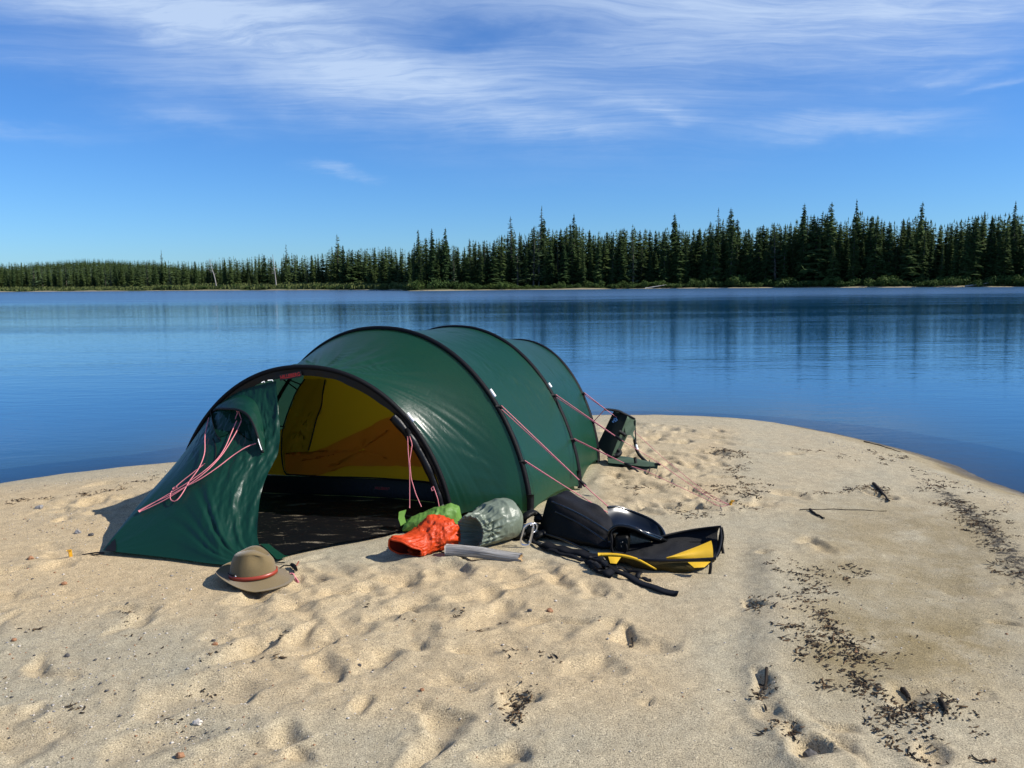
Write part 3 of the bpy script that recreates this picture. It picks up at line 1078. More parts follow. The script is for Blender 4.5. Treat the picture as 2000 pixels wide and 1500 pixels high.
def name_by_place():
    groups = {}
    for o, px, what in PENDING:
        place = [b for a, b in PLACES if px >= a][-1]
        groups.setdefault((what, place), []).append((px, o))
    for (what, place), lst in groups.items():
        lst.sort(key=lambda q: q[0])
        for k, (px, o) in enumerate(lst):
            o['label'] = what + ' ' + place if len(lst) == 1 else '%s, %s from left among those %s' % (what, ORD[k], place) if k else '%s, leftmost among those %s' % (what, place)
    PENDING.clear()


def build_forest():
    rnd = random.Random(3)
    grp = {'R': 'conifers of the tall wood on the right far shore', 'L': 'conifers of the low distant wood on the left far shore'}
    # trees one can pick out against the sky
    for st, v, px, dy, yt, fat, l in [
        ('larch', 0, 1058, 10, 404, 1.0, 'tallest feathery larch with open tiered branches rising above the wood over the tent'),
        ('larch', 1, 1002, 9, 424, 1.0, 'feathery larch standing alone left of the tallest larch, above the tent'),
        ('larch', 2, 1404, 12, 407, 0.8, 'thin open-crowned larch spire showing sky through its top, right of centre'),
        ('broad', 1, 1672, 9, 391, 0.8, 'tallest ragged tree with tufted top on the right far shore'),
        ('spruce', 0, 1122, 7, 419, 1.0, 'sharp dark spruce spire just right of the tallest larch'),
        ('spruce', 1, 1568, 6, 399, 1.0, 'sharp dark spruce spire left of the tallest ragged tree'),
        ('spruce', 2, 1622, 6, 397, 1.1, 'stout dark spruce spire next left of the tallest ragged tree'),
        ('spruce', 3, 1322, 7, 418, 1.0, 'sharp dark spruce spire standing above the white drift log'),
        ('spruce', 4, 822, 5, 449, 1.1, 'front dark spruce at the left end of the tall wood, by the bushy mound'),
        ('spruce', 5, 846, 5, 447, 1.1, 'second dark spruce from the left end of the tall wood'),
        ('spruce', 6, 873, 6, 446, 0.9, 'third dark spruce from the left end of the tall wood'),
        ('spruce', 1, 1430, 6, 408, 1.2, 'stout dark spruce just right of the thin open-crowned larch spire'),
        ('larch', 3, 662, 14, 458, 0.9, 'larch with tufted top standing highest in the wood left of the bushy mound'),
        ('larch', 0, 320, 20, 488, 0.8, 'thin bare-topped larch poking above the distant wood on the left'),
        ('larch', 2, 562, 16, 477, 0.8, 'leaning thin-topped larch above the wood, between the two dead white trunks and the mound'),
        ('spruce', 2, 1797, 6, 396, 0.9, 'slender dark twin-looking spruce spire near the right end of the wood'),
        ('spruce', 0, 1978, 6, 395, 0.9, 'slender dark spruce spire at the far right end of the wood')]:
        put_tree(st, v, px, dy, yt, l, None, fat=fat)

    n = 0
    for row, (d0, d1, sp) in enumerate([(3.5, 7, 12.5), (7, 14, 12.5)]):
        px = 800.0
        while px < 2040:
            px += sp * rnd.uniform(.6, 1.4)
            e = float(np.interp(px, ENV_X, ENV_Y))
            b = 553.0
            fr = rnd.uniform(.0, .22) if row else rnd.uniform(.04, .42)
            yt = e + 6 + (b - e) * fr
            u = rnd.random()
            st = 'spruce' if u < .74 else ('broad' if u < .92 else 'larch')
            put_tree(st, rnd.randrange(7 if st == 'spruce' else 4), px, rnd.uniform(d0, d1), yt, ('front row' if row == 0 else 'second row'), grp['R'], fat=rnd.uniform(.95, 1.45))
            n += 1
    for row, (d0, d1, sp) in enumerate([(7, 16, 12.0), ]):
        px = -10.0
        while px < 800 and n < 282:
            px += sp * rnd.uniform(.6, 1.4)
            e = float(np.interp(px, ENV_X, ENV_Y))
            yt = e + 3 + (553 - e) * rnd.uniform(.02, .40)
            u = rnd.random()
            st = 'spruce' if u < .70 else ('broad' if u < .88 else 'larch')
            put_tree(st, rnd.randrange(7 if st == 'spruce' else 4), px, rnd.uniform(d0, d1), yt, 'front row', grp['L'], fat=rnd.uniform(1.0, 1.5))
            n += 1

    # everything behind them: one mass of conifers
    V, F, off = [], [], 0

    def add(src, q, z, h, fat, ang):
        nonlocal off
        v, f, tv, tf = src
        c, s = math.cos(ang), math.sin(ang)
        w = np.stack([v[:, 0] * c - v[:, 1] * s, v[:, 0] * s + v[:, 1] * c], -1) * h * fat
        V.append(np.concatenate([w + q, v[:, 2:] * h + z], 1))
        F.append(f + off)
        off += len(v)
    for px in np.arange(-2400, 4600, 6.5):
        vis = -120 < px < 2120
        for row in range(6 if vis else 2):
            p = px + rnd.uniform(-5, 5)
            if not vis and rnd.random() < .55:
                continue
            dy = [rnd.uniform(14, 22), rnd.uniform(20, 34), rnd.uniform(34, 60), rnd.uniform(5, 14), rnd.uniform(12, 26), rnd.uniform(10, 20)][row]
            if p < 800:
                dy += 4
            e = float(np.interp(p, ENV_X, ENV_Y))
            yt = e + (7 if p > 800 else 2) + (553 - e) * (rnd.uniform(.02, .19) if row in (0, 1, 2, 5) else rnd.uniform(.30, .70))
            q, zg, h = tree_at(p, dy, yt)
            if not vis:
                h = rnd.uniform(7, 13)
            add(LOW[rnd.randrange(6)], q, zg, h, rnd.uniform(1.2, 1.8), rnd.uniform(0, 6.28))
    o = obj('distant_forest', np.vstack(V), np.vstack(F), MT['spruce'], smooth=False)
    kind(o, 'stuff')
    V, F, off = [], [], 0
    X, Y, Z = HILL
    for _ in range(9000):
        i, j = rnd.randrange(X.shape[0] - 1), rnd.randrange(9, 17)
        a, b = rnd.random(), rnd.random()
        q = np.array([X[i, j] + a * (X[i + 1, j] - X[i, j]), Y[i, j] + b * (Y[i, j + 1] - Y[i, j])])
        z = (Z[i, j] * (1 - a) + Z[i + 1, j] * a) * (1 - b) + (Z[i, j + 1] * (1 - a) + Z[i + 1, j + 1] * a) * b
        if vnoise(q[0] * .012, q[1] * .02, seed=3) < -0.25:
            continue
        add(TINY[rnd.randrange(4)], q, float(z) - .3, rnd.uniform(3, 7.0), rnd.uniform(1.3, 1.9), rnd.uniform(0, 6.28))
    kind(obj('hill_forest', np.vstack(V), np.vstack(F), MT['spruce'], smooth=False), 'stuff')

    # bleached dead trunks
    def snag(px0, px1, dy, yt, label, wob):
        q, zg, h = tree_at(px0, dy, yt)
        t_ = thing('dead_tree', label, 'tree', (q[0], q[1], zg))
        lean = (px1 - px0) / FPX * q[1]
        zz = np.linspace(-.02, 1, 12)
        pts = np.stack([q[0] + lean * zz + wob * np.sin(zz * 5), q[1] + 0 * zz, zg + zz * h], -1)
        obj('trunk', *tube(pts, np.interp(zz, [0, 1], [.15, .04]), 7, up=(0, 1, 0)), MT['deadwood'], t_)
        br = []
        for k in range(7):
            s = rnd.uniform(.4, .95)
            p0 = np.array([np.interp(s, zz, pts[:, c]) for c in range(3)])
            a = rnd.uniform(0, 6.28)
            L = rnd.uniform(.6, 1.8)
            br.append(tube(np.array([p0, p0 + np.array([math.cos(a), math.sin(a), .2]) * L * .5, p0 + np.array([math.cos(a), math.sin(a), rnd.uniform(-.1, .6)]) * L]), [.05, .035, .015], 4, up=(0, 1, 0.1)))
        obj('branch', *join(br), MT['deadwood'], t_)
    snag(424, 414, 5, 506, 'left one of two bleached dead trunks in front of the low wood', .15)
    name_by_place()
    snag(541, 537, 5, 498, 'right one of two bleached dead trunks, by the low wood\'s edge, pole-straight', .05)


build_forest()


def leafball(seed, n, flat=0.75):
    r = np.random.RandomState(seed)
    V, F = [], []
    lob = [(r.uniform(-.55, .55), r.uniform(-.4, .4), r.uniform(.25, .62), r.uniform(.28, .5)) for _ in range(7)]
    for i in range(n):
        cx, cy, cz, R = lob[r.randint(7)]
        d = r.normal(size=3)
        d /= np.linalg.norm(d)
        p = np.array([cx, cy, cz * flat]) + d * R * r.uniform(.55, 1.05) * np.array([1, 1, flat])
        if p[2] < 0.02:
            p[2] = r.uniform(.02, .25)
        u = r.normal(size=3)
        u /= np.linalg.norm(u)
        v = np.cross(u, d + .3 * r.normal(size=3))
        v /= np.linalg.norm(v) + 1e-9
        s = r.uniform(.05, .105)
        k = len(V)
        V += [p - u * s, p + v * s * .5, p + u * s, p - v * s * .5]
        F.append((k, k + 1, k + 2, k + 3))
    stems = []
    for k in range(6):
        cx, cy, cz, R = lob[k]
        stems.append(tube(np.array([(cx * .2, cy * .2, -.05), (cx * .6, cy * .6, cz * .4), (cx, cy, cz * flat)]), [.03, .02, .01], 4, up=(0, 1, .1)))
    return np.array(V), np.array(F), join(stems)


def build_shrubs():
    rnd = random.Random(9)
    me, st = [], []
    for i in range(5):
        v, f, (sv, sf) = leafball(40 + i, 520)
        me.append(mesh_data('shrub_foliage', v, f, MT['bush'], smooth=False))
        st.append(mesh_data('shrub_stem', sv, sf, MT['bark']))

    def put(px, dy, w, h, label, group):
        q = far_xy(px, dy)
        o = thing('shrub', label, 'shrub', (q[0], q[1], float(far_ground(dy)) - .05), group)
        if group:
            PENDING.append((o, px, ('tallish' if h > 1.7 else 'low') + ' green bank shrub'))
        o.scale = (w, w, h)
        o.rotation_euler = (0, 0, rnd.uniform(0, 6.28))
        k = rnd.randrange(5)
        for nm, m_ in (('foliage', me[k]), ('stem', st[k])):
            c = bpy.data.objects.new(nm, m_)
            COL.objects.link(c)
            c.parent = o
    g = 'green shrubs along the right far shore'
    px = 880
    while px < 2040:
        px += rnd.uniform(8, 20)
        big = 1.0 if px < 1250 else 1.25
        put(px, rnd.uniform(.9, 3.0), rnd.uniform(1.0, 1.9) * big, rnd.uniform(.9, 2.1) * big, 'low rounded green shrub lining the beach under the tall right-hand wood', g)
    for px, dy, w, h, l in [(822, 2.6, 2.6, 2.6, 'left large shrub of the bushy mound at the point of the tall wood'),
                            (850, 2.4, 2.8, 3.0, 'middle large shrub of the bushy mound at the point of the tall wood'),
                            (878, 2.6, 2.4, 2.4, 'right large shrub of the bushy mound at the point of the tall wood'),
                            (1440, 1.8, 2.6, 2.9, 'large bright green shrub on the beach right of the white drift log'),
                            (1536, 1.8, 2.6, 2.5, 'large bright green shrub standing between two big shrubs on the right beach'),
                            (1740, 1.8, 2.5, 2.8, 'large bright green shrub on the beach toward the right end of the wood')]:
        put(px, dy, w, h, l, None)
    g = 'green shrubs along the left far shore'
    px = 300
    while px < 800:
        px += rnd.uniform(9, 20)
        put(px, rnd.uniform(3, 5.5), rnd.uniform(1.2, 2.2), rnd.uniform(.9, 1.7), 'low green shrub in the belt below the distant left-hand wood', g)
    name_by_place()
    # belt of sedge and dwarf willow on the left bank
    V, F = [], []
    for _ in range(9000):
        p = rnd.uniform(-250, 830)
        dy = rnd.uniform(2.2, 10)
        q = far_xy(p, dy)
        z = float(far_ground(dy))
        h = rnd.uniform(.25, .8) * (1.3 if p > 300 else .8)
        w = rnd.uniform(.10, .35)
        a = rnd.uniform(0, 3.14)
        d = np.array([math.cos(a) * w, math.sin(a) * w, 0])
        b = np.array([q[0], q[1], z])
        k = len(V)
        V += [b - d, b + d, b + d * .5 + np.array([rnd.uniform(-.2, .2), 0, h]), b - d * .6 + np.array([rnd.uniform(-.2, .2), 0, h * rnd.uniform(.6, 1)])]
        F.append((k, k + 1, k + 2, k + 3))
    kind(obj('sedge_belt', V, np.array(F), MT['reed'], smooth=False), 'stuff')

    def log(pts, r0, r1, label):
        pts = resample(pts, 14)
        o = obj('drift_log', *tube(pts, np.linspace(r0, r1, 14) * (1 + .15 * np.sin(np.arange(14) * 2.1)), 7), MT['deadwood'])
        tag(o, label, 'log')
    a, b = far_xy(1262, -.1), far_xy(1313, 1.4)
    log([(a[0], a[1], WZ + .08), ((a[0] + b[0]) / 2, (a[1] + b[1]) / 2, WZ + .45), (b[0], b[1], WZ + .8)], .10, .05, 'white drift log slanting from the far beach into the water, below the wood')
    a, b = far_xy(1888, .3), far_xy(1942, 1.3)
    log([(a[0], a[1], WZ + .15), (b[0], b[1], WZ + .7)], .12, .06, 'thin pale drift log lying on the beach at the right end of the far shore')


build_shrubs()


# ------------------------------------------------------------------ the tent
def phi_at(i, px, off=0.0, lo=0.0, hi=math.pi):
    ph = np.linspace(lo, hi, 600)
    return float(ph[np.argmin(np.abs(proj(hoop(i, ph, off))[:, 0] - px))])


def phi_y(i, py, right=True):
    ph = np.linspace(0, math.pi / 2, 600) if right else np.linspace(math.pi / 2, math.pi, 600)
    return float(ph[np.argmin(np.abs(proj(hoop(i, ph))[:, 1] - py))])


class Sheet:
    """a cloth grid that can be looked up from a direction of view"""
    def __init__(s, V, n, m):
        s.V, s.n, s.m = V, n, m
        g = V.reshape(n, m, 3)
        a, b = np.gradient(g, axis=0), np.gradient(g, axis=1)
        N = np.cross(a, b)
        N /= np.linalg.norm(N, axis=-1)[..., None] + 1e-12
        flip = ((g - CAM) * N).sum(-1) > 0
        N[flip] *= -1
        s.N = N.reshape(-1, 3)
        s.q = proj(V)

    def at(s, px, py, off=0.0):
        k = np.argsort((s.q[:, 0] - px) ** 2 + (s.q[:, 1] - py) ** 2)[:3]
        w = 1 / (1.0 + np.hypot(s.q[k, 0] - px, s.q[k, 1] - py))
        w /= w.sum()
        return (s.V[k] * w[:, None]).sum(0) + s.N[k[0]] * off


def normals(V, n, m):
    g = V.reshape(n, m, 3)
    N = np.cross(np.gradient(g, axis=0), np.gradient(g, axis=1))
    N /= np.linalg.norm(N, axis=-1)[..., None] + 1e-12
    return N.reshape(-1, 3)


def build_tent():
    T = thing('tent', 'dark green three-bay tunnel tent with black hoops pitched on the sand, its end open', 'tent', (-1.32, 5.23, 0))

    # --- canopy: three bays stretched between the four hoops
    sheets = []
    for i in range(3):
        n, m = 150, 70
        ph = np.linspace(0, math.pi, n)
        t = np.linspace(0, 1, m)
        a, b = hoop(i, ph), hoop(i + 1, ph)
        Pg = a[:, None] * (1 - t)[None, :, None] + b[:, None] * t[None, :, None]
        c = (HOOP[i]['c'] * (1 - t)[:, None] + HOOP[i + 1]['c'] * t[:, None])
        cen = np.concatenate([c, np.full((m, 1), 0.25)], 1)[None]
        d = Pg - cen
        L = np.linalg.norm(d, axis=-1, keepdims=True)
        sag = np.sin(np.pi * t) ** 0.9 * (0.060, 0.026, 0.026)[i]
        sag = sag[None, :] * (0.35 + 0.65 * np.sin(ph)[:, None])
        PH, TT = np.meshgrid(ph, t, indexing='ij')
        # creases
        if i == 0:
            fan = np.arctan2(PH - 1.42, TT + 0.10)
            cre = vnoise(fan * 27, TT * 2.2, seed=61) * 0.5 + vnoise(fan * 58, TT * 3, seed=62) * 0.3
            env = np.exp(-((TT - .30) / .42) ** 2) * (.4 + .6 * sst(0.5, 1.0, PH)) * sst(2.4, 1.9, PH) * sst(0.0, 0.08, TT) * sst(1.0, .85, TT)
            fan2 = np.arctan2(PH - 0.15, TT - 1.05)
            cre2 = vnoise(fan2 * 15, TT * 2, seed=63)
            disp = (0.0088 + .0075 * sst(.85, 1.15, PH)) * cre * env + 0.004 * cre2 * np.sin(np.pi * TT) ** 2 * sst(1.2, .3, PH)
        else:
            cr = np.abs(vnoise(PH * 26 + TT * 6, TT * 15, seed=70 + i)) + .6 * np.abs(vnoise(PH * 60, TT * 34 + PH * 9, seed=75 + i))
            disp = -0.0065 * cr * np.sin(np.pi * TT) ** .7 * (0.5 + 0.5 * vnoise(PH * 4, TT * 3, seed=5)) + 0.0015 * vnoise(PH * 9, TT * 3, seed=6)
        Pg = Pg - d / L * sag[..., None] + d / L * disp[..., None]
        # hem lifts between the pegs
        lift = 0.02 + 0.035 * np.sin(np.pi * t)
        zz = Pg[..., 2]
        Pg[..., 2] = lift[None] + zz * (1 - lift[None] / 1.2)
        V = Pg.reshape(-1, 3)
        sheets.append(Sheet(V, n, m))
        obj('canopy_panel', V, gridf(n, m), MT['green'], T, uv=np.stack([PH, TT], -1).reshape(-1, 2))
    # foot end
    n, m = 60, 30
    ph = np.linspace(0, math.pi, n)
    a = hoop(3, ph)
    ax = np.array([math.sin(HOOP[3]['yaw']), math.cos(HOOP[3]['yaw'])])
    b = hoop(3, ph) * np.array([1, 1, 0.0]) + np.array([0, 0, .03])
    b[:, :2] = HOOP[3]['c'] + (b[:, :2] - HOOP[3]['c']) * 0.82 + ax * (0.22 + 0.30 * np.sin(ph))[:, None]
    t = np.linspace(0, 1, m)
    Pg = a[:, None] * (1 - t)[None, :, None] + b[:, None] * t[None, :, None]
    Pg += np.sin(np.pi * t)[None, :, None] * np.append(ax * .03, 0.0)
    Pg[..., 2] = np.maximum(Pg[..., 2], .02)
    obj('end_panel', Pg.reshape(-1, 3), gridf(n, m), MT['green_shaded'], T)

    # --- black pole sleeves
    for i in range(4):
        ph = np.linspace(-0.0, math.pi, 110)
        pts = hoop(i, ph)
        pts[:, 2] = np.maximum(pts[:, 2], 0.0)
        obj('pole_sleeve', *tube(pts, 0.016, 10, ry=0.021, up=(math.sin(HOOP[i]['yaw']), math.cos(HOOP[i]['yaw']), .02)), MT['black_sleeve'], T)
    # black trim inside the front hoop
    ph = np.linspace(0.03, math.pi - .03, 110)
    h0 = HOOP[0]
    out = np.array([math.sin(h0['yaw']), math.cos(h0['yaw'])])
    o_, i_ = hoop(0, ph, -.012), hoop(0, ph)
    cen = np.array([*h0['c'], 0.30])
    dirn = cen - i_
    dirn /= np.linalg.norm(dirn, axis=1)[:, None]
    wd = 0.030 + 0.026 * np.sin(ph) ** 2
    wd = wd * (1 + .12 * vnoise(ph * 9, ph * 0, seed=8))
    grid = np.stack([i_ + dirn * (wd * k)[:, None] + np.append(-out, 0) * (0.010 + 0.006 * k * vnoise(ph * 24, ph * 0 + k, seed=9))[:, None] for k in (0.0, .33, .66, 1.0)], 1)
    obj('door_trim', grid.reshape(-1, 3), gridf(len(ph), 4), MT['black_gloss'], T)
    trim = Sheet(grid.reshape(-1, 3), len(ph), 4)

    # rolled-back door half, a lumpy black roll inside the right leg of the front hoop
    pr = np.linspace(phi_y(0, 985), phi_y(0, 800), 46)
    rp = hoop(0, pr, -.06) + np.append(-out * .01, 0)
    rr = 0.020 + 0.008 * vnoise(np.arange(46) * .22, np.zeros(46), seed=12)
    obj('rolled_door', *tube(rp, np.abs(rr) + .006, 10), MT['black_gloss'], T)

    # --- half vestibule that is still closed: from the left leg of the front hoop to the pegged corner
    n, m = 170, 110
    s, t = np.linspace(0, 1, n), np.linspace(0, 1, m)
    phT = phi_at(0, 539, -.02, 0.9, math.pi)
    ph_cor = phi_y(0, 880, False)
    php = np.interp(s, [0, .22, 1], [math.pi - .02, ph_cor, phT])
    Tp = hoop(0, php, -.015) + np.append(-out * .012, 0)
    tip = np.array([*VEST_TIP, 0.015])
    L0 = np.array([*_hb[0][1], 0.02])
    bp = [np.array([*q, 0.008]) for q in VEST_FRONT]
    bot = np.vstack([resample([L0, L0 * .5 + tip * .5 + np.array([-.03, 0, 0]), tip], 30, False), resample([tip, *bp], 60)[1:]])
    bs = np.concatenate([np.linspace(0, .26, 30), np.linspace(.26, 1, 60)[1:]])
    Bp = np.stack([np.interp(s, bs, bot[:, k]) for k in range(3)], -1)
    Vg = Tp[:, None] * (1 - t)[None, :, None] + Bp[:, None] * t[None, :, None]
    # the free door edge hangs slack
    ed_px = np.array([(539, 744), (543, 800), (546, 850), (541, 885), (523, 925), (509, 965), (504, 1010), (503, 1050), (512, 1075), (536, 1094)], float)
    ed_px = resample(ed_px, m)
    ty = (ed_px[:, 1] - 744) / (1094 - 744)
    Yd = Tp[-1][1] * (1 - ty) + Bp[-1][1] * ty + .05 * np.sin(np.pi * ty)
    ed = np.array([P(x, y, Y) for (x, y), Y in zip(ed_px, Yd)])
    corr = ed - Vg[-1]
    wS = sst(.50, 1.0, s) ** 1.3
    Vg = Vg + corr[None] * wS[:, None, None]
    S_, T_ = np.meshgrid(s, t, indexing='ij')
    N = normals(Vg.reshape(-1, 3), n, m).reshape(n, m, 3)
    flip = ((Vg - CAM) * N).sum(-1).mean() > 0
    if flip:
        N = -N
    w8 = sst(.62, .86, S_)
    folds = np.sin(S_ * 46 + 3.0 * vnoise(T_ * 3.0, S_ * 2, seed=2) + 1.5 * T_) * .55 + np.sin(S_ * 118 + 5 * vnoise(T_ * 4, S_ * 3, seed=3)) * .35
    crk = -np.abs(vnoise(S_ * 34 + 5 * T_, T_ * 13 + 9 * S_, seed=14)) - .7 * np.abs(vnoise(S_ * 66 - 9 * T_, T_ * 30 + 12 * S_, seed=15))
    crkenv = w8 * .9 + 1.3 * np.exp(-((T_ - .12) / .2) ** 2) * sst(.28, .5, S_)
    # long tension creases: from the peg corner and from the front peg upward
    u2 = np.arctan2(1.02 - T_, S_ - 0.97)
    ten = vnoise(u2 * 12, T_ * 1.5, seed=17) * np.exp(-((T_ - .95) / .35) ** 2) * sst(.4, .9, S_)
    u1 = np.arctan2(1.02 - T_, S_ - 0.24)
    ten2 = vnoise(u1 * 10, T_ * 1.2, seed=18) * np.exp(-((S_ - .3) / .25) ** 2) * sst(.2, .6, T_)
    env = np.sin(np.pi * np.clip(T_, .02, 1)) ** .5
    disp = (0.0055 * folds * w8 * env + 0.0065 * crk * crkenv * env + 0.018 * ten * env + .004 * ten2 * env
            + 0.03 * np.sin(np.pi * T_) * np.sin(np.pi * S_) * .5 + .004 * vnoise(S_ * 8, T_ * 3, seed=19) * env)
    Vg = Vg + N * disp[..., None]
    Vg[..., 2] = np.maximum(Vg[..., 2], 0.004)
    V = Vg.reshape(-1, 3)
    obj('vestibule_panel', V, gridf(n, m), MT['green_shaded'], T, uv=np.stack([S_, T_], -1).reshape(-1, 2))
    vest = Sheet(Vg[42:].reshape(-1, 3), n - 42, m)      # the side that faces out
    # snow-skirt like lip of the door below the free edge
    lip = PL([(508, 1062, 4.42), (520, 1072, 4.40), (540, 1092, 4.36), (548, 1094, 4.36)])
    lv = np.stack([lip, lip + np.array([.03, .06, -.02])], 1)
    lv[..., 2] = np.maximum(lv[..., 2], .006)
    obj('door_lip', resample(lip, 12) @ np.eye(3) if False else lv.reshape(-1, 3), gridf(4, 2), MT['green_shaded'], T)
    # black reinforced corner with its cord
    cp = [vest.at(x, y, .004) for x, y in [(203, 1080), (214, 1062), (226, 1053), (228, 1066), (227, 1081), (214, 1083)]]
    c0 = np.mean(cp, 0)
    obj('corner_patch', [c0] + cp, [(0, i + 1, (i + 1) % 6 + 1) for i in range(6)], MT['black_web'], T)
    for a_ in ([(203, 1079), (185, 1080), (160, 1084)], [(204, 1081), (190, 1083), (170, 1086)]):
        pts = np.array([G(x, y, .012 - .006 * k) for k, (x, y) in enumerate(a_)])
        obj('corner_cord', *tube(resample(pts, 8), .0045, 5), MT['black_web'], T)

    # --- vent hood on the vestibule
    rim_px = [(412, 803), (424, 799), (445, 799), (465, 801), (482, 809), (493, 826), (501, 848), (508, 868), (514, 884)]
    offs = [.0, .03, .06, .085, .09, .085, .075, .05, .02]
    rim = np.array([vest.at(x, y) - CF * 0 + (CAM - vest.at(x, y)) / np.linalg.norm(CAM - vest.at(x, y)) * o for (x, y), o in zip(rim_px, offs)])
    rim = resample(rim, 40)
    att = resample(np.array([vest.at(x, y, .004) for x, y in [(413, 800), (430, 790), (452, 778), (474, 772), (496, 782), (508, 805), (514, 832), (516, 858), (517, 884)]]), 40)
    hv = np.stack([att * (1 - k) + rim * k + np.array([0, 0, .012]) * math.sin(math.pi * k) for k in np.linspace(0, 1, 14)], 1)
    K_, Q_ = np.meshgrid(np.arange(40) / 40, np.linspace(0, 1, 14), indexing='ij')
    hv[..., 2] += -.006 * np.abs(vnoise(K_ * 24, Q_ * 6, seed=22)) * np.sin(np.pi * Q_)
    hood = obj('vent_hood', hv.reshape(-1, 3), gridf(40, 14), MT['green_shaded'], T)
    obj('rim', *tube(rim, .008, 8), MT['black_web'], hood)
    # mesh opening below the hood, its shade put into a darker green
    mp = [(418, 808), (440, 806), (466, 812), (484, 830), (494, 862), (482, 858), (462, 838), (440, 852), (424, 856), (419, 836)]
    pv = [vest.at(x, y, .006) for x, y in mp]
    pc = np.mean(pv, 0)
    obj('vent_mesh', [pc] + pv, [(0, i + 1, (i + 1) % len(pv) + 1) for i in range(len(pv))], simple('shaded_green_vent_mesh', (0.003, 0.022, 0.014), 0.85, 0.05), T)
    tb = resample(np.array([rim[34], rim[36], rim[38]]) + (CAM - rim[36]) / np.linalg.norm(CAM - rim[36]) * .012, 5)
    obj('reflective_tab', *ribbon(tb, .022, .002, up=tuple(CR)), MT['reflect'], T)
    # dark seam flap at the left of the hood
    sp = resample(np.array([vest.at(x, y, .01) for x, y in [(413, 806), (418, 830), (424, 852), (432, 862)]]), 10)
    obj('vent_strap', *ribbon(sp, .035, .002, up=tuple(CR)), MT['black_web'], T)

    # cords lying over the vestibule
    def cord(px, r=.0031, off=.018, nm='guy_line', sh=vest):
        pts = np.array([sh.at(x, y) for x, y in px])
        pts = pts + (CAM - pts) / np.linalg.norm(CAM - pts, axis=1)[:, None] * (off + .012)
        obj(nm, *tube(resample(pts, 60), r, 6), MT['pink_cord'], T)
    hp = lambda k, o=0: rim[k]
    c1 = [(408, 816), (401, 850), (399, 885), (388, 915), (370, 940), (355, 965), (343, 979), (333, 976), (334, 962), (350, 945), (375, 925), (400, 905)]
    cord(c1)
    for px in ([(462, 822), (452, 845), (440, 872), (425, 896), (398, 920), (362, 945), (325, 968), (290, 988), (271, 999)],
               [(471, 822), (462, 842), (446, 870), (430, 892), (404, 920), (370, 946), (330, 972), (295, 990), (272, 1000)],
               [(500, 866), (480, 874), (455, 890), (425, 912), (390, 936), (360, 952), (330, 968), (300, 982), (270, 998)]):
        cord(px)
    for px in ([(468, 806), (466, 815), (462, 823)], [(469, 806), (471, 813), (471, 823)]):
        pts = np.array([rim[int(17 + k)] * (1 - k / 2) + vest.at(x, y, .02) * (k / 2) for k, (x, y) in enumerate(px)])
        obj('guy_line', *tube(pts, .003, 5), MT['pink_cord'], T)
    kn = vest.at(346, 957, .022)
    obj('cord_knot', *tube(np.array([kn + np.array([-.012, 0, -.006]), kn, kn + np.array([.012, 0, .006])]), [.005, .009, .005], 6), MT['pink_cord'], T)

    # thin dark shadow-side seam webs near the edge of the vestibule
    sm = resample(np.array([vest.at(x, y, .004) for x, y in [(416, 857), (422, 872), (422, 890), (420, 902)]]), 12)
    obj('loop_cord', *tube(sm, .003, 5), MT['black_web'], T)
    for px in ([(515, 750), (519, 747)], [(526, 745), (534, 744)]):
        pp = np.array([trim.at(x, y, .012) for x, y in px])
        obj('toggle', *tube(np.vstack([pp, pp[-1:] + np.array([.003, 0, -.008])]), .0032, 6), MT['reflect'], T)

    # --- inner tent: sloping front wall, door and tub floor
    n, m = 90, 50
    ph = np.linspace(0.0, math.pi, n)
    ring = hoop(1, ph, -.105)
    base = np.array([*HOOP[1]['c'], 0.0])
    rho = np.linspace(0, 1, m)
    axd = np.array([math.sin(HOOP[1]['yaw']), math.cos(HOOP[1]['yaw'])])
    floorline = base + (ring - base) * np.array([1, 1, 0.0])
    W = floorline[:, None] * (1 - rho)[None, :, None] + ring[:, None] * rho[None, :, None]
    nrm = np.array([math.cos(HOOP[1]['yaw']), -math.sin(HOOP[1]['yaw'])])

    def fwd(Wx):
        left = np.clip(-((Wx[..., :2] - HOOP[1]['c']) @ nrm) / HOOP[1]['w'] * .5 + .5, 0, 1)
        f = (0.06 + 0.42 * sst(.25, .95, left) * (1 - np.clip(Wx[..., 2] / 1.1, 0, 1)) ** 1.2)
        Wx[..., :2] -= f[..., None] * axd
        return Wx
    W[..., 2] = 0.13 + W[..., 2] * (1 - .13 / 1.15)
    W = fwd(W)
    PHg, RG = np.meshgrid(ph, rho, indexing='ij')
    fan = np.arctan2(W[..., 2] - .15, W[..., 0] + 1.75)
    W[..., :2] -= (0.016 * vnoise(fan * 9, RG * 0, seed=41) * np.sin(np.pi * np.clip(RG, 0, 1)))[..., None] * axd
    wall = Sheet(W.reshape(-1, 3), n, m)
    qw = proj(W.reshape(-1, 3))
    bound = np.interp(qw[:, 1], [742, 765, 800, 835, 860, 880, 945], [599, 583, 569, 557, 549, 534, 515])
    Fw = gridf(n, m)
    Fw = Fw[(qw[:, 0] > bound - 1)[Fw].any(1)]
    wl = obj('inner_wall', W.reshape(-1, 3), Fw, MT['yellow_inner'], T)

    def flatfill(px, mat, nm, off, parent=T, dens=5):
        poly = np.array(px, float)
        poly = resample(np.vstack([poly, poly[:1]]), 64)[:-1]
        c = poly.mean(0)
        rings = [c + (poly - c) * k for k in np.linspace(0.04, 1, 10)]
        V = np.array([wall.at(x, y, off + .006 * float(vnoise(x * .04 + y * .015, y * .02, seed=4))) for r_ in rings for x, y in r_])
        return obj(nm, V, gridf(10, len(poly), cv=True), mat, parent)
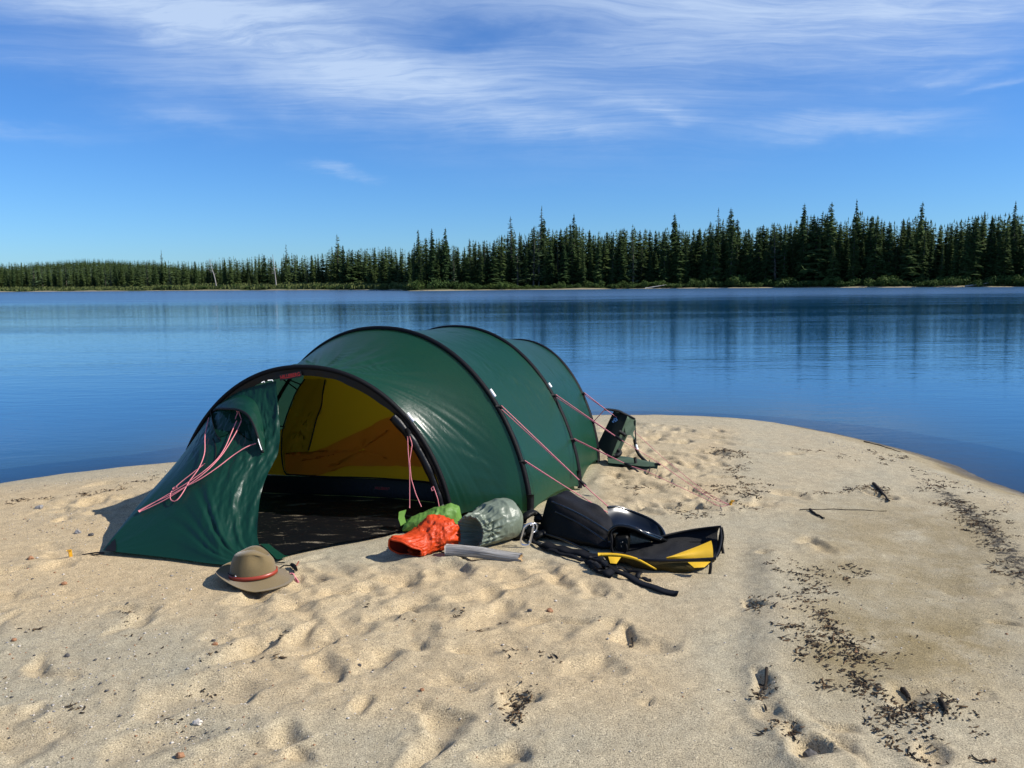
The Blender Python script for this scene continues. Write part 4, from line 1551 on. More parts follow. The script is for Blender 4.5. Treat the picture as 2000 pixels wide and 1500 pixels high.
    dr = flatfill([(597, 742), (582, 765), (568, 800), (556, 835), (552, 870), (553, 900), (562, 928), (575, 936), (592, 915), (604, 885), (610, 850), (620, 820), (631, 790), (636, 760), (638, 742)], MT['olive_inner'], 'inner_door', .008, wl)
    fl = flatfill([(556, 884), (570, 894), (592, 902), (604, 888), (640, 872), (700, 842), (760, 816), (805, 800), (832, 795), (845, 850), (840, 905), (760, 910), (680, 912), (640, 925), (600, 936), (572, 935), (560, 915)], MT['orange_inner'], 'door_flap', .012, wl)
    for px in ([(597, 742), (582, 765), (568, 800), (556, 835), (552, 870), (553, 900), (560, 925), (568, 936), (580, 939), (640, 942), (720, 943), (800, 945), (842, 945)],
               [(638, 742), (634, 770), (630, 792), (620, 818), (613, 850), (606, 880)]):
        pts = np.array([wall.at(x, y, .016) for x, y in px])
        obj('zip', *tube(resample(pts, 60), .005, 6), MT['black_web'], wl)
    # tub floor and its front wall
    topl = W[:, 0].copy()
    idx = np.linspace(0, n - 1, n).astype(int)
    tp = topl[idx] + np.append(-axd * .012, 0)
    bt = tp.copy()
    bt[:, :2] -= axd * .05
    bt[:, 2] = .012
    obj('tub_floor', np.stack([tp, (tp + bt) / 2 - np.append(axd * .02, 0), bt], 1).reshape(-1, 3), gridf(len(tp), 3), MT['black_gloss'], T)
    # webbing that hangs the inner tent from the sleeves
    for a_, b_ in (((553, 741), (583, 762)), ((563, 741), (590, 752)), ((543, 832), (558, 833))):
        q0 = wall.at(*b_, 0.01)
        q1 = P(a_[0], a_[1], q0[1] + .03)
        obj('hanging_web', *tube(np.array([q0, (q0 + q1) / 2, q1]), .005, 6), MT['black_web'], T)
    # black groundsheet in the porch
    fr = resample(np.array([G(x, y, 0.006) for x, y in [(505, 1062), (520, 1088), (545, 1087), (600, 1074), (650, 1064), (700, 1055), (760, 1043), (830, 1022), (880, 1012)]]), 60)
    bk = np.stack([np.interp(np.linspace(0, 1, 60), np.linspace(0, 1, n), bt[::-1][:, k]) for k in range(3)], -1)
    tt = np.linspace(0, 1, 40)
    Gs = fr[:, None] * (1 - tt)[None, :, None] + bk[:, None] * tt[None, :, None]
    Gs[..., 2] = 0.008 + .010 * (vnoise(Gs[..., 0] * 6 + Gs[..., 1] * 3, Gs[..., 1] * 12, seed=9) + .5) * np.sin(np.pi * np.clip(tt, 0, 1))[None] \
        + 0.006 * np.abs(vnoise(Gs[..., 0] * 5, Gs[..., 1] * 16, seed=19))
    obj('ground_sheet', Gs.reshape(-1, 3), gridf(60, 40), MT['sheet'], T)

    # --- guy lines
    def hp_at(i, px, py, off=.02):
        ph = np.linspace(0, math.pi, 800)
        q = proj(hoop(i, ph))
        k = np.argmin((q[:, 0] - px) ** 2 + (q[:, 1] - py) ** 2)
        h = HOOP[i]
        c = np.array([*h['c'], .2])
        p = hoop(i, ph[k:k + 1])[0]
        return p + (p - c) / np.linalg.norm(p - c) * off

    def guy(pts, r=.0031, nm='guy_line', n=30):
        obj(nm, *tube(resample(np.array(pts), n, False), r, 6), MT['pink_cord'], T)

    def slider(p, d):
        d = np.array(d) / np.linalg.norm(d)
        obj('line_tensioner', *tube(np.array([p - d * .03, p - d * .015, p + d * .02, p + d * .03]), [.004, .011, .013, .005], 8), MT['black_web'], T)

    def anchor(p):
        obj('guy_tab', *tube(np.array([p - np.array([.03, 0, .0]), p, p + np.array([.014, -.006, -.012])]), [.010, .013, .006], 6), MT['black_web'], T)
    pegA = G(1425, 986, .04)
    a1, a2 = hp_at(1, 970, 797), hp_at(1, 1015, 903)
    e1 = np.array([*G(1215, 1010)[:2], .02])
    s1 = a1 * .34 + e1 * .66
    # aim the slider at its place on the line of sight
    s1 = P(1138, 944, s1[1])
    for k in (-.006, .006):
        guy([a1 + np.array([k, 0, k]), s1])
    guy([s1, P(1152, 958, s1[1] - .06), G(1200, 1000, .05)])
    slider(s1, s1 - a1)
    e2 = G(1190, 1003, .03)
    guy([a2, e2]); guy([a2 + np.array([0, 0, .008]), a2 * .55 + e2 * .45])
    b1, b2 = hp_at(2, 1083, 772), hp_at(2, 1117, 859)
    m1 = P(1208, 856, b1[1] * .62 + pegA[1] * .38)
    for k in (-.005, .005):
        guy([b1 + np.array([k, 0, k]), m1])
    slider(m1, m1 - b1)
    guy([m1, P(1285, 903, m1[1] * .6 + pegA[1] * .4), P(1385, 972, pegA[1] + .05), pegA], r=.0019)
    m2 = P(1226, 908, b2[1] * .6 + pegA[1] * .4)
    guy([b2, m2]); guy([b2 + np.array([0, 0, .008]), m2])
    slider(m2, m2 - b2)
    guy([m2, P(1262, 920, m2[1] - .02), P(1385, 978, pegA[1] + .04), P(1405, 990, pegA[1]), pegA], r=.0019)
    d1, d2 = hp_at(3, 1136, 770), hp_at(3, 1156, 823)
    top = P(1182, 799, 6.72)
    e3 = G(1560, 985, .0)
    for k in (-.005, .005):
        guy([d1 + np.array([k, 0, k]), top])
    guy([d2, top], r=.0036)
    guy([top, P(1225, 830, 6.85), P(1290, 890, 6.6), G(1378, 962, .015), pegA], r=.0019)
    for p in (a1, a2, b1, b2, d1, d2):
        anchor(p)
    # cords hanging in the doorway
    q = trim.at(796, 846, .02)
    obj('guy_tab', *tube(np.array([q + np.array([-.015, 0, .03]), q, q + np.array([.004, 0, -.02])]), [.012, .02, .008], 8), MT['black_web'], T)
    for px in ([(796, 852), (797, 880), (800, 920), (800, 955), (800, 992)], [(800, 852), (805, 868), (800, 900), (803, 935), (812, 965), (823, 990)],
               [(846, 950), (850, 960), (855, 975), (858, 992)], [(846, 950), (842, 954), (844, 959), (848, 956), (846, 950)]):
        guy([P(x, y, q[1] - .03 - .0004 * (y - 850)) for x, y in px], r=.0028, n=24)
    # white reflective tabs beside the guy points
    for i, (x0, y0), (x1, y1) in ((1, (947, 768), (955, 783)), (2, (1066, 752), (1070, 760)), (0, (783, 817), (793, 833))):
        p0, p1 = hp_at(i, x0, y0, .024), hp_at(i, x1, y1, .024)
        tow = (CAM - p0) / np.linalg.norm(CAM - p0) * .018
        obj('reflective_tab', *ribbon(resample([p0 + tow, p1 + tow], 4), .020, .002, up=tuple(CF)), MT['reflect'], T)
    # webbing straps at the feet of the hoops
    for i, px, wd_ in ((1, [(1036, 966), (1036, 1000)], .045), (2, [(1129, 919), (1127, 950)], .03), (3, [(1166, 875), (1167, 900)], .03)):
        Yq = hoop(i, np.array([0.0]))[0][1] - .02
        obj('foot_strap', *ribbon(resample([P(x, y, Yq) for x, y in px], 5), wd_, .004, up=tuple(CF)), MT['black_web'], T)

    # --- name label on the trim
    def lettering(txt, p, right, upv, size, parent, mat):
        cu = bpy.data.curves.new('lettering', 'FONT')
        cu.body = txt
        cu.size = 1.0
        cu.offset = 0.02
        cu.align_x = 'CENTER'
        cu.align_y = 'CENTER'
        to = bpy.data.objects.new('tmp_text', cu)
        COL.objects.link(to)
        bpy.context.view_layer.update()
        me = bpy.data.meshes.new_from_object(to.evaluated_get(bpy.context.evaluated_depsgraph_get()))
        bpy.data.objects.remove(to)
        co = np.array([v.co for v in me.vertices])
        w = co[:, 0].max() - co[:, 0].min()
        co = co * (size / w)
        co[:, 1] *= 1.15
        W_ = p + co[:, :1] * right + co[:, 1:2] * upv
        for v, c in zip(me.vertices, W_):
            v.co = c
        me.materials.clear()
        me.materials.append(mat)
        return link('lettering', me, parent)

    def name_label(pa, pb, hgt, mat, nm):
        c = (pa + pb) / 2
        r_ = (pb - pa) / np.linalg.norm(pb - pa)
        f_ = (c - CAM) / np.linalg.norm(c - CAM)
        f_ = np.append(out, 0) * .8 + f_ * .2
        u_ = np.cross(r_, f_)
        u_ /= np.linalg.norm(u_)
        if u_[2] < 0:
            u_ = -u_
        nn = np.cross(r_, u_)
        nn = nn if nn @ (CAM - c) > 0 else -nn
        nn /= np.linalg.norm(nn)
        L = np.linalg.norm(pb - pa)
        q = [c + r_ * (sx * L * .54) + u_ * (sy * hgt * .62) for sx, sy in ((-1, -1), (1, -1), (1, 1), (-1, 1))]
        V = np.array(q + [v - nn * .003 for v in q])
        lb = obj(nm, V, [(0, 1, 2, 3), (7, 6, 5, 4), (0, 4, 5, 1), (1, 5, 6, 2), (2, 6, 7, 3), (3, 7, 4, 0)], MT['label'], T, smooth=False)
        lettering('HILLEBERG', c + nn * .0012, r_, u_, L * .98, lb, mat)
    name_label(trim.at(550, 738, .016), trim.at(589, 731, .016), .03, MT['red_print'], 'brand_label')
    tb_s = Sheet(np.stack([tp, bt], 1).reshape(-1, 3), len(tp), 2)
    ca, cb = P(732, 953, 5.48), P(761, 955, 5.47)
    k = np.argmin(np.abs(proj(tp)[:, 0] - 746))
    yb = tp[k][1] - .05
    name_label(P(732, 953, yb), P(761, 955, yb - .01), .02, simple('darker_red_print', (0.30, 0.015, 0.015), 0.6), 'brand_label')  # darker red than the label on the front hoop
    wt = resample([trim.at(551, 747, .012), trim.at(558, 746, .012)], 3)
    obj('care_tag', *ribbon(wt, .006, .001, up=tuple(CF)), MT['reflect'], T)
    return T


build_tent()


# ------------------------------------------------------------------ things lying on the sand
MT['orange_bag'] = fabric('orange_ripstop', (0.62, 0.058, 0.006), 0.45, 0.4, 0.12, (0.7, .08, .01), 0.8, (26, 26, 26))
MT['lime_bag'] = fabric('lime_ripstop', (0.13, 0.27, 0.050), 0.55, 0.35, 0.12, None, 0.4, (18, 18, 18))
MT['sage_bag'] = fabric('sage_ripstop', (0.165, 0.195, 0.140), 0.40, 0.45, 0.10, None, 0.3, (14, 14, 14))
MT['felt'] = simple('olive_brown_felt', (0.165, 0.120, 0.056), 0.95, 0.1, var=0.12, scale=14, bump=0.25, bscale=500, sheen=0.3)
MT['felt_worn'] = MT['felt']
MT['hatband'] = simple('red_brown_leather', (0.30, 0.040, 0.018), 0.38, 0.5, var=0.2, scale=40)
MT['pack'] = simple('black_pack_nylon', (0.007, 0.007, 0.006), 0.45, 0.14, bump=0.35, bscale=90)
MT['pack_top'] = simple('paler_black_pack_fabric', (0.012, 0.0115, 0.012), 0.6, 0.12, bump=0.35, bscale=70)
MT['shell'] = simple('black_moulded_plastic', (0.004, 0.005, 0.006), 0.2, 0.4, coat=0.2)
MT['yellow_pack'] = simple('yellow_pack_fabric', (0.72, 0.42, 0.012), 0.55, 0.4, var=0.12, scale=20, bump=0.3, bscale=200)
MT['mesh'] = simple('black_spacer_mesh', (0.012, 0.012, 0.013), 0.7, 0.25, var=0.3, scale=260, bump=0.6, bscale=320)
MT['olive_net'] = simple('dark_netting_over_yellow', (0.050, 0.036, 0.008), 0.7, 0.2, var=0.5, scale=190, bump=0.5, bscale=260)
MT['chair_dark'] = simple('dark_green_pack_cloth', (0.010, 0.016, 0.014), 0.75, 0.2, bump=0.25, bscale=200)
MT['chair_olive'] = simple('sage_green_pack_cloth', (0.060, 0.095, 0.060), 0.7, 0.25, var=0.22, scale=18, bump=0.3, bscale=160)
MT['blue_print'] = simple('blue_print', (0.06, 0.16, 0.34), 0.6)


def drift_mat():
    m, t = new_mat('driftwood_grain')
    uv = t.n('ShaderNodeTexCoord').outputs['UV']
    n = t.noise(t.mapv(uv, (2.0, 26, 1)), 1.0, 6, 0.6, 0.5)
    n2 = t.noise(t.mapv(uv, (5.0, 90, 1)), 1.0, 3, 0.6)
    c = t.mix(t.ramp(n, 0.3, 0.7), (0.15, 0.135, 0.115), (0.50, 0.47, 0.42))
    c = t.mix(t.ramp(n2, 0.60, 0.72), c, (0.05, 0.042, 0.035))
    nr = t.n('ShaderNodeBump', None, Strength=0.7, Distance=0.006, Height=t.math('ADD', n, t.math('MULTIPLY', n2, -0.6))).outputs[0]
    b = t.n('ShaderNodeBsdfPrincipled', None, Base_Color=c, Roughness=0.85, Specular_IOR_Level=0.2, Normal=nr)
    t.n('ShaderNodeOutputMaterial', None, Surface=b)
    return m


def on_sand(p, dz=0.0):
    p = np.array(p, float)
    p[2] = surf(p[0], p[1]) + dz
    return p


def loft(rings, cu=False):
    """rings: (k, n, 3) closed rings -> grid"""
    R = np.asarray(rings, float)
    return R.reshape(-1, 3), gridf(R.shape[0], R.shape[1], cu, True)


def ring(c, a, b, ra, rb, n=96, e=1.0):
    th = np.linspace(0, 2 * np.pi, n, endpoint=False)
    co, si = np.cos(th), np.sin(th)
    ca, sb = np.sign(co) * np.abs(co) ** e, np.sign(si) * np.abs(si) ** e
    return np.asarray(c) + ca[:, None] * np.asarray(a) * ra + sb[:, None] * np.asarray(b) * rb


def unit(v):
    v = np.asarray(v, float)
    return v / np.linalg.norm(v)


def crumple(V, n, m, amp, f, seed, mask=None, ridged=True, floor=None):
    N = normals(V, n, m)
    x, y, z = (V * f).T
    k = vnoise(x, y, z, seed) if not ridged else -np.abs(vnoise(x + 1.7 * vnoise(y * .5, z * .5, seed=seed + 3), y, z, seed)) * 1.6 + .4
    k = k + .5 * (-np.abs(vnoise(x * 2.1, y * 2.1, z * 2.1, seed + 7)) * 1.6 + .4)
    cen = V.mean(0)
    s = np.sign(((V - cen) * N).sum(1).mean())
    W = V + N * s * (amp * k * (1 if mask is None else mask))[:, None]
    if floor is not None:
        W[:, 2] = np.maximum(W[:, 2], floor)
    return W


def build_bags():
    # --- orange stuff sack, mouth open towards lower left
    gc = G(806, 1082)
    z0 = surf(gc[0], gc[1])
    t = thing('stuff_sack', 'crumpled bright orange stuff sack with its elasticated mouth gaping, before the tent door', 'bag', (gc[0] + .07, gc[1] + .1, z0), 'stuff sacks in front of the tent')
    c_m = P(792, 1058, 4.40)
    c_e = P(893, 1040, 4.63)
    ax = unit(c_e - c_m)
    side = unit(np.cross(ax, [0, 0, 1]))
    up = np.cross(side, ax)
    L = np.linalg.norm(c_e - c_m)
    ss = np.array([0.0, .04, .10, .2, .35, .5, .65, .8, .92, .98, 1.0])
    ra = np.array([.090, .094, .090, .092, .104, .116, .120, .112, .085, .05, .004])
    rb = np.array([.052, .054, .052, .060, .076, .090, .096, .090, .066, .04, .004])
    s = np.linspace(0, 1, 70)
    m = 120
    rings = []
    for q in s:
        c = c_m + ax * L * q
        a_, b_ = np.interp(q, ss, ra), np.interp(q, ss, rb)
        c = c.copy()
        c[2] = z0 + b_ * .92 + .006
        tilt = unit(side + ax * .55 * (1 - q) * (1 - q))
        rg = ring(c, tilt, unit(up + .0 * ax), a_, b_, m, .85)
        thr = np.linspace(0, 2 * np.pi, m, endpoint=False)
        lipk = math.exp(-(q / .16) ** 2)
        rg = rg - ax * ((.050 * np.sin(thr) + .014 * vnoise(thr * 1.6, thr * 0 + 3, seed=7)) * lipk)[:, None]
        rg[:, 2] += lipk * .012 * vnoise(thr * 1.3 + 2, thr * 0, seed=6) + (.012 * lipk * np.sin(thr) if q > .02 else 0)
        rings.append(rg)
    V, F = loft(rings)
    K, TH = np.meshgrid(s, np.linspace(0, 2 * np.pi, m, endpoint=False), indexing='ij')
    K, TH = K.ravel(), TH.ravel()
    gat = np.sin(TH * 24 + 2 * np.sin(TH * 3)) * np.exp(-((K - .09) / .05) ** 2) * .0045
    N = normals(V, len(s), m)
    if ((V - V.mean(0)) * N).sum() < 0:
        N = -N
    V = V + N * gat[:, None]
    axf = vnoise(TH * 5 + 1.5 * np.sin(K * 5), K * 2.2, seed=44)
    V = V - N * (.011 * np.abs(axf) * sst(.05, .3, K) * sst(1, .8, K))[:, None]
    V = crumple(V, len(s), m, .0085, 22, 5, sst(.1, .3, K) * sst(1.0, .85, K) + .15, floor=z0 + .003)
    # a peak of slack cloth on top
    pk = P(836, 1003, 4.53)
    d2 = ((V - pk) ** 2).sum(1)
    V[:, 2] += .030 * np.exp(-d2 / .0022) * (V[:, 2] > z0 + .1)
    obj('bag_body', V, F, MT['orange_bag'], t)
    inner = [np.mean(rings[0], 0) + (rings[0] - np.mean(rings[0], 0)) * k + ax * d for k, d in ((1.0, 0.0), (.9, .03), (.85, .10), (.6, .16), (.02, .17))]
    obj('lining', *loft(inner), simple('sack_lining_shaded_red', (0.10, .008, .004), .8, .1), t)  # darker than the cloth: shade inside the mouth put into the colour
    hem = rings[0] + N[:m] * 0
    pts = np.vstack([V[:m], V[:1]])
    obj('mouth_hem', *tube(pts, .0055, 6, caps=False), MT['orange_bag'], t)

    # --- lime sack behind it
    gl = G(846, 1052)
    y = gl[1] + .20
    t = thing('stuff_sack', 'flat lime green stuff sack slumped behind the orange one, against the door opening', 'bag', (P(846, 1020, y)[0], y, surf(gl[0], y)), 'stuff sacks in front of the tent')
    zf = surf(gl[0], y)
    xs = np.linspace(0, 1, 60)
    m = 90
    A, B = P(786, 1022, y - .02), P(902, 1016, y + .06)
    rr = np.interp(xs, [0, .03, .12, .3, .55, .8, .94, 1], [.01, .045, .060, .074, .088, .090, .070, .01])
    rings = []
    for q, r_ in zip(xs, rr):
        c = A * (1 - q) + B * q
        top = np.interp(q, [0, .2, .5, .8, 1], [1016, 1008, 996, 988, 996])
        zt = P(786 + 116 * q, top, y)[2]
        h = max((zt - zf) / 2, .02) * min(1, r_ / .06)
        c[2] = zf + h
        rings.append(ring(c, [.1, 1, 0], [0, 0, 1], r_, h, m, .8))
    V, F = loft(rings)
    V = crumple(V, 60, m, .007, 18, 25, floor=zf + .002)
    obj('bag_body', V, F, MT['lime_bag'], t)
    # its folded end sticking out on the left
    e0, e1 = P(783, 1001, y - .06), P(783, 1023, y - .06)
    fl = np.array([[e0 + [-.012, 0, .004], e0 + [.024, .03, .006]], [(e0 + e1) / 2 + [-.014, -.01, 0], (e0 + e1) / 2 + [.012, .03, 0]], [e1 + [0, -.005, -.012], e1 + [.022, .03, -.004]]])
    v1 = fl.reshape(-1, 3)
    v2 = v1 + np.array([.004, .012, 0])
    obj('bag_flap', np.vstack([v1, v2]), np.vstack([gridf(3, 2), gridf(3, 2)[:, ::-1] + 6]), MT['lime_bag'], t)

    # --- sage sack with puckered mouth
    g1 = G(955, 1070)
    z1 = surf(g1[0], g1[1])
    t = thing('stuff_sack', 'round grey-green stuff sack with a puckered drawstring mouth, between orange sack and backpack', 'bag', (g1[0], g1[1] + .1, z1), 'stuff sacks in front of the tent')
    cm, ce = P(917, 1026, 4.50), P(1004, 1030, 4.70)
    ax = unit(ce - cm)
    L = np.linalg.norm(ce - cm)
    side = unit(np.cross(ax, [0, 0, 1]))
    up = np.cross(side, ax)
    s = np.linspace(0, 1, 76)
    m = 150
    ss = [0, .06, .14, .22, .35, .55, .75, .9, .97, 1.0]
    rr = [.093, .099, .097, .103, .118, .127, .124, .100, .06, .004]
    rings = []
    for q in s:
        r_ = np.interp(q, ss, rr)
        c = cm + ax * L * q * 1.05
        c[2] = z1 + r_ * .985
        rings.append(ring(c, unit(side + ax * .35 * (1 - q)), up, r_, r_ * .98, m))
    V, F = loft(rings)
    K, TH = np.meshgrid(s, np.linspace(0, 2 * np.pi, m, endpoint=False), indexing='ij')
    K, TH = K.ravel(), TH.ravel()
    N = normals(V, len(s), m)
    if ((V - V.mean(0)) * N).sum() < 0:
        N = -N
    ple = np.sin(TH * 17 + 2.2 * np.sin(TH * 2 + 1) + K * 3) + .5 * np.sin(TH * 31 + 4 * K)
    V = V + N * (.0062 * ple * np.exp(-((K - .12) / .22) ** 2))[:, None]
    # the knotted twist on the flank facing us
    kc = P(951, 1034, 4.50)
    d = V - kc
    rd = np.sqrt((d ** 2).sum(1))
    ang = np.arctan2(d @ up, d @ ax)
    star = np.sin(ang * 9 + rd * 25) * np.exp(-(rd / .065) ** 2) * .010 - .022 * np.exp(-(rd / .022) ** 2)
    V = V + N * star[:, None]
    V = crumple(V, len(s), m, .0055, 20, 45, .3 + .7 * np.exp(-((K - .3) / .35) ** 2), floor=z1 + .003)
    obj('bag_body', V, F, MT['sage_bag'], t)
    r0 = V[:m]
    c0 = r0.mean(0)
    inner = [c0 + (r0 - c0) * k + ax * dd for k, dd in ((1.0, 0.0), (.88, .03), (.80, .09), (.5, .13), (.02, .14))]
    obj('lining', *loft(inner), MT['sage_bag'], t)
    obj('mouth_hem', *tube(np.vstack([r0, r0[:1]]), .005, 6, caps=False), MT['sage_bag'], t)
    cd = np.array([kc + np.array([-.005, -.02, .0]), kc + np.array([.004, -.028, -.02]), kc + np.array([-.01, -.03, -.045])])
    obj('draw_cord', *tube(resample(cd, 10), .0035, 5), MT['sage_bag'], t)


def build_hat():
    g = G(490, 1136)
    z0 = surf(g[0], g[1])
    c = np.array([g[0] + .01, g[1] + .02, z0])
    t = thing('felt_hat', 'olive brown felt hat with red leather band lying on sand at the vestibule corner', 'hat', c)
    n = 140
    th = np.linspace(0, 2 * np.pi, n, endpoint=False)
    co, si = np.cos(th), np.sin(th)
    CX, CY = .116, .098
    # brim: curled up on the left and near-left, sweeping down to the sand at the right
    rows = []
    for k in np.linspace(0, 1, 22):
        rx, ry = CX + (.202 - CX) * k, CY + (.172 - CY) * k
        x, y = rx * co, ry * si
        ang = np.arctan2(si, co)
        left = np.exp(-((np.abs(ang) - 2.6) / .75) ** 2)
        near = np.exp(-((ang + 2.0) / .6) ** 2)
        roll = .034 * left + .007 * near + .014 * np.exp(-((ang - 1.6) / .7) ** 2)
        z = .030 - .024 * k * sst(-.5, .6, co) - .012 * k * sst(-.5, .5, co * .6 - si * .5) + roll * k ** 2.2
        x = x + .020 * k ** 2 * left
        rows.append(np.stack([c[0] + x, c[1] + y, z0 + np.maximum(z, .003)], -1))
    B = np.array(rows)
    under = B.copy()
    under[..., 2] -= .0035
    V = np.vstack([B.reshape(-1, 3), under[::-1].reshape(-1, 3)])
    obj('brim', V, gridf(44, n, False, True), MT['felt'], t)
    rows = []
    H = .150
    for k in np.linspace(0, 1, 56):
        if k < .70:
            q = k / .70
            rx, ry, z = CX - .024 * q ** 1.4 + .004 * math.sin(q * 3.1), CY - .026 * q ** 1.2, .026 + (H - .036) * q
        else:
            q = (k - .70) / .30
            f = math.cos(q * math.pi / 2) ** .5
            rx, ry = (CX - .024) * f + 1e-4, (CY - .026) * f + 1e-4
            z = H - .010 + .016 * math.sin(q * math.pi / 2)
        x, y = rx * co, ry * si
        tp = sst(.45, .8, k)
        ridge = .012 * tp * np.exp(-((x - .0) / .05) ** 2) - .010 * tp * sst(.02, .10, np.abs(x))
        crease = -.020 * np.exp(-((y - .012) / .02) ** 2) * sst(.66, .9, k) * sst(-.08, -.02, x)
        dent = .020 * np.exp(-((x - .045) / .035) ** 2 - ((k - .62) / .16) ** 2)
        y = np.where(si < 0, y + dent * np.abs(si), y - .5 * dent * np.abs(si))
        x = x - .012 * tp * np.where(x > 0, x / .1, 0)
        rows.append(np.stack([c[0] + x - .002, c[1] + y, z0 + z + crease + ridge], -1))
    obj('crown', np.array(rows).reshape(-1, 3), gridf(56, n, False, True), MT['felt'], t)
    band = []
    for zz, e in ((.030, .0015), (.0305, .006), (.048, .005), (.0485, .0012)):
        q = (zz - .026) / (H - .036)
        rx, ry = CX - .024 * q ** 1.4 + .004 * math.sin(q * 3.1) + e, CY - .026 * q ** 1.2 + e
        band.append(np.stack([c[0] + rx * co - .002, c[1] + ry * si, z0 + zz + .012 * (co * .6 + .2)], -1))
    obj('hat_band', *loft(band), MT['hatband'], t)
    kb = [np.array([c[0] + (CX + .006) * math.cos(a) - .002, c[1] + (CY + .006) * math.sin(a), z0 + .052 + .002 * k]) for k, a in enumerate(np.radians([200, 212, 226, 240]))]
    obj('band_strap', *tube(np.array(kb), .003, 6), MT['black_web'], t)
    obj('buckle', *tube(np.array([kb[-1] + [0, -.002, .004], kb[-1] + [.003, -.003, -.004]]), .0035, 6), MT['steel'], t)


def build_driftwood():
    a, b = G(872, 1086), G(1018, 1098)
    za, zb = surf(*a[:2]), surf(*b[:2])
    A, B = np.array([a[0], a[1], za + .026]), np.array([b[0], b[1], zb + .020])
    n, m = 40, 36
    s = np.linspace(0, 1, n)
    ax = unit(B - A)
    sd = unit(np.cross(ax, [0, 0, 1]))
    rows = []
    for q in s:
        c = A * (1 - q) + B * q + np.array([0, 0, .005 * math.sin(q * 5)])
        r = .034 - .009 * q
        th = np.linspace(0, 2 * np.pi, m, endpoint=False)
        rr = r * (1 + .16 * vnoise(np.cos(th) * 1.6 + q * 1.5, np.sin(th) * 1.6, seed=3) + .12 * vnoise(th * 5, th * 0 + q * 1.6, seed=4) - .06 * np.abs(vnoise(th * 9, th * 0 + q * 3, seed=14)))
        rows.append(c + np.cos(th)[:, None] * sd * rr[:, None] + np.sin(th)[:, None] * np.array([0, 0, 1.0]) * rr[:, None] * .95)
    V = np.array(rows)
    V[0] += ax * (.006 * vnoise(np.linspace(0, 5, m), np.zeros(m), seed=6))[:, None]
    V[-1] += ax * (.014 * vnoise(np.linspace(0, 8, m), np.zeros(m), seed=7))[:, None]
    S, TT = np.meshgrid(s, np.linspace(0, 1, m), indexing='ij')
    uv = np.stack([S, TT], -1).reshape(-1, 2)
    F = [tuple(f) for f in gridf(n, m, False, True)]
    V2 = np.vstack([V.reshape(-1, 3), V[0].mean(0), V[-1].mean(0)])
    uv = np.vstack([uv, [0, .5], [1, .5]])
    k = n * m
    mi = [0] * len(F)
    for j in range(m):
        F.append((k, (j + 1) % m, j))
        F.append((k + 1, (n - 1) * m + j, (n - 1) * m + (j + 1) % m))
        mi += [1, 1]
    o = obj('driftwood', V2, F, [drift_mat(), simple('broken_wood', (0.36, .24, .12), .9, .1, var=.3, scale=60)], uv=uv, midx=mi)
    tag(o, 'short weathered grey driftwood stick lying below the grey-green sack', 'driftwood')


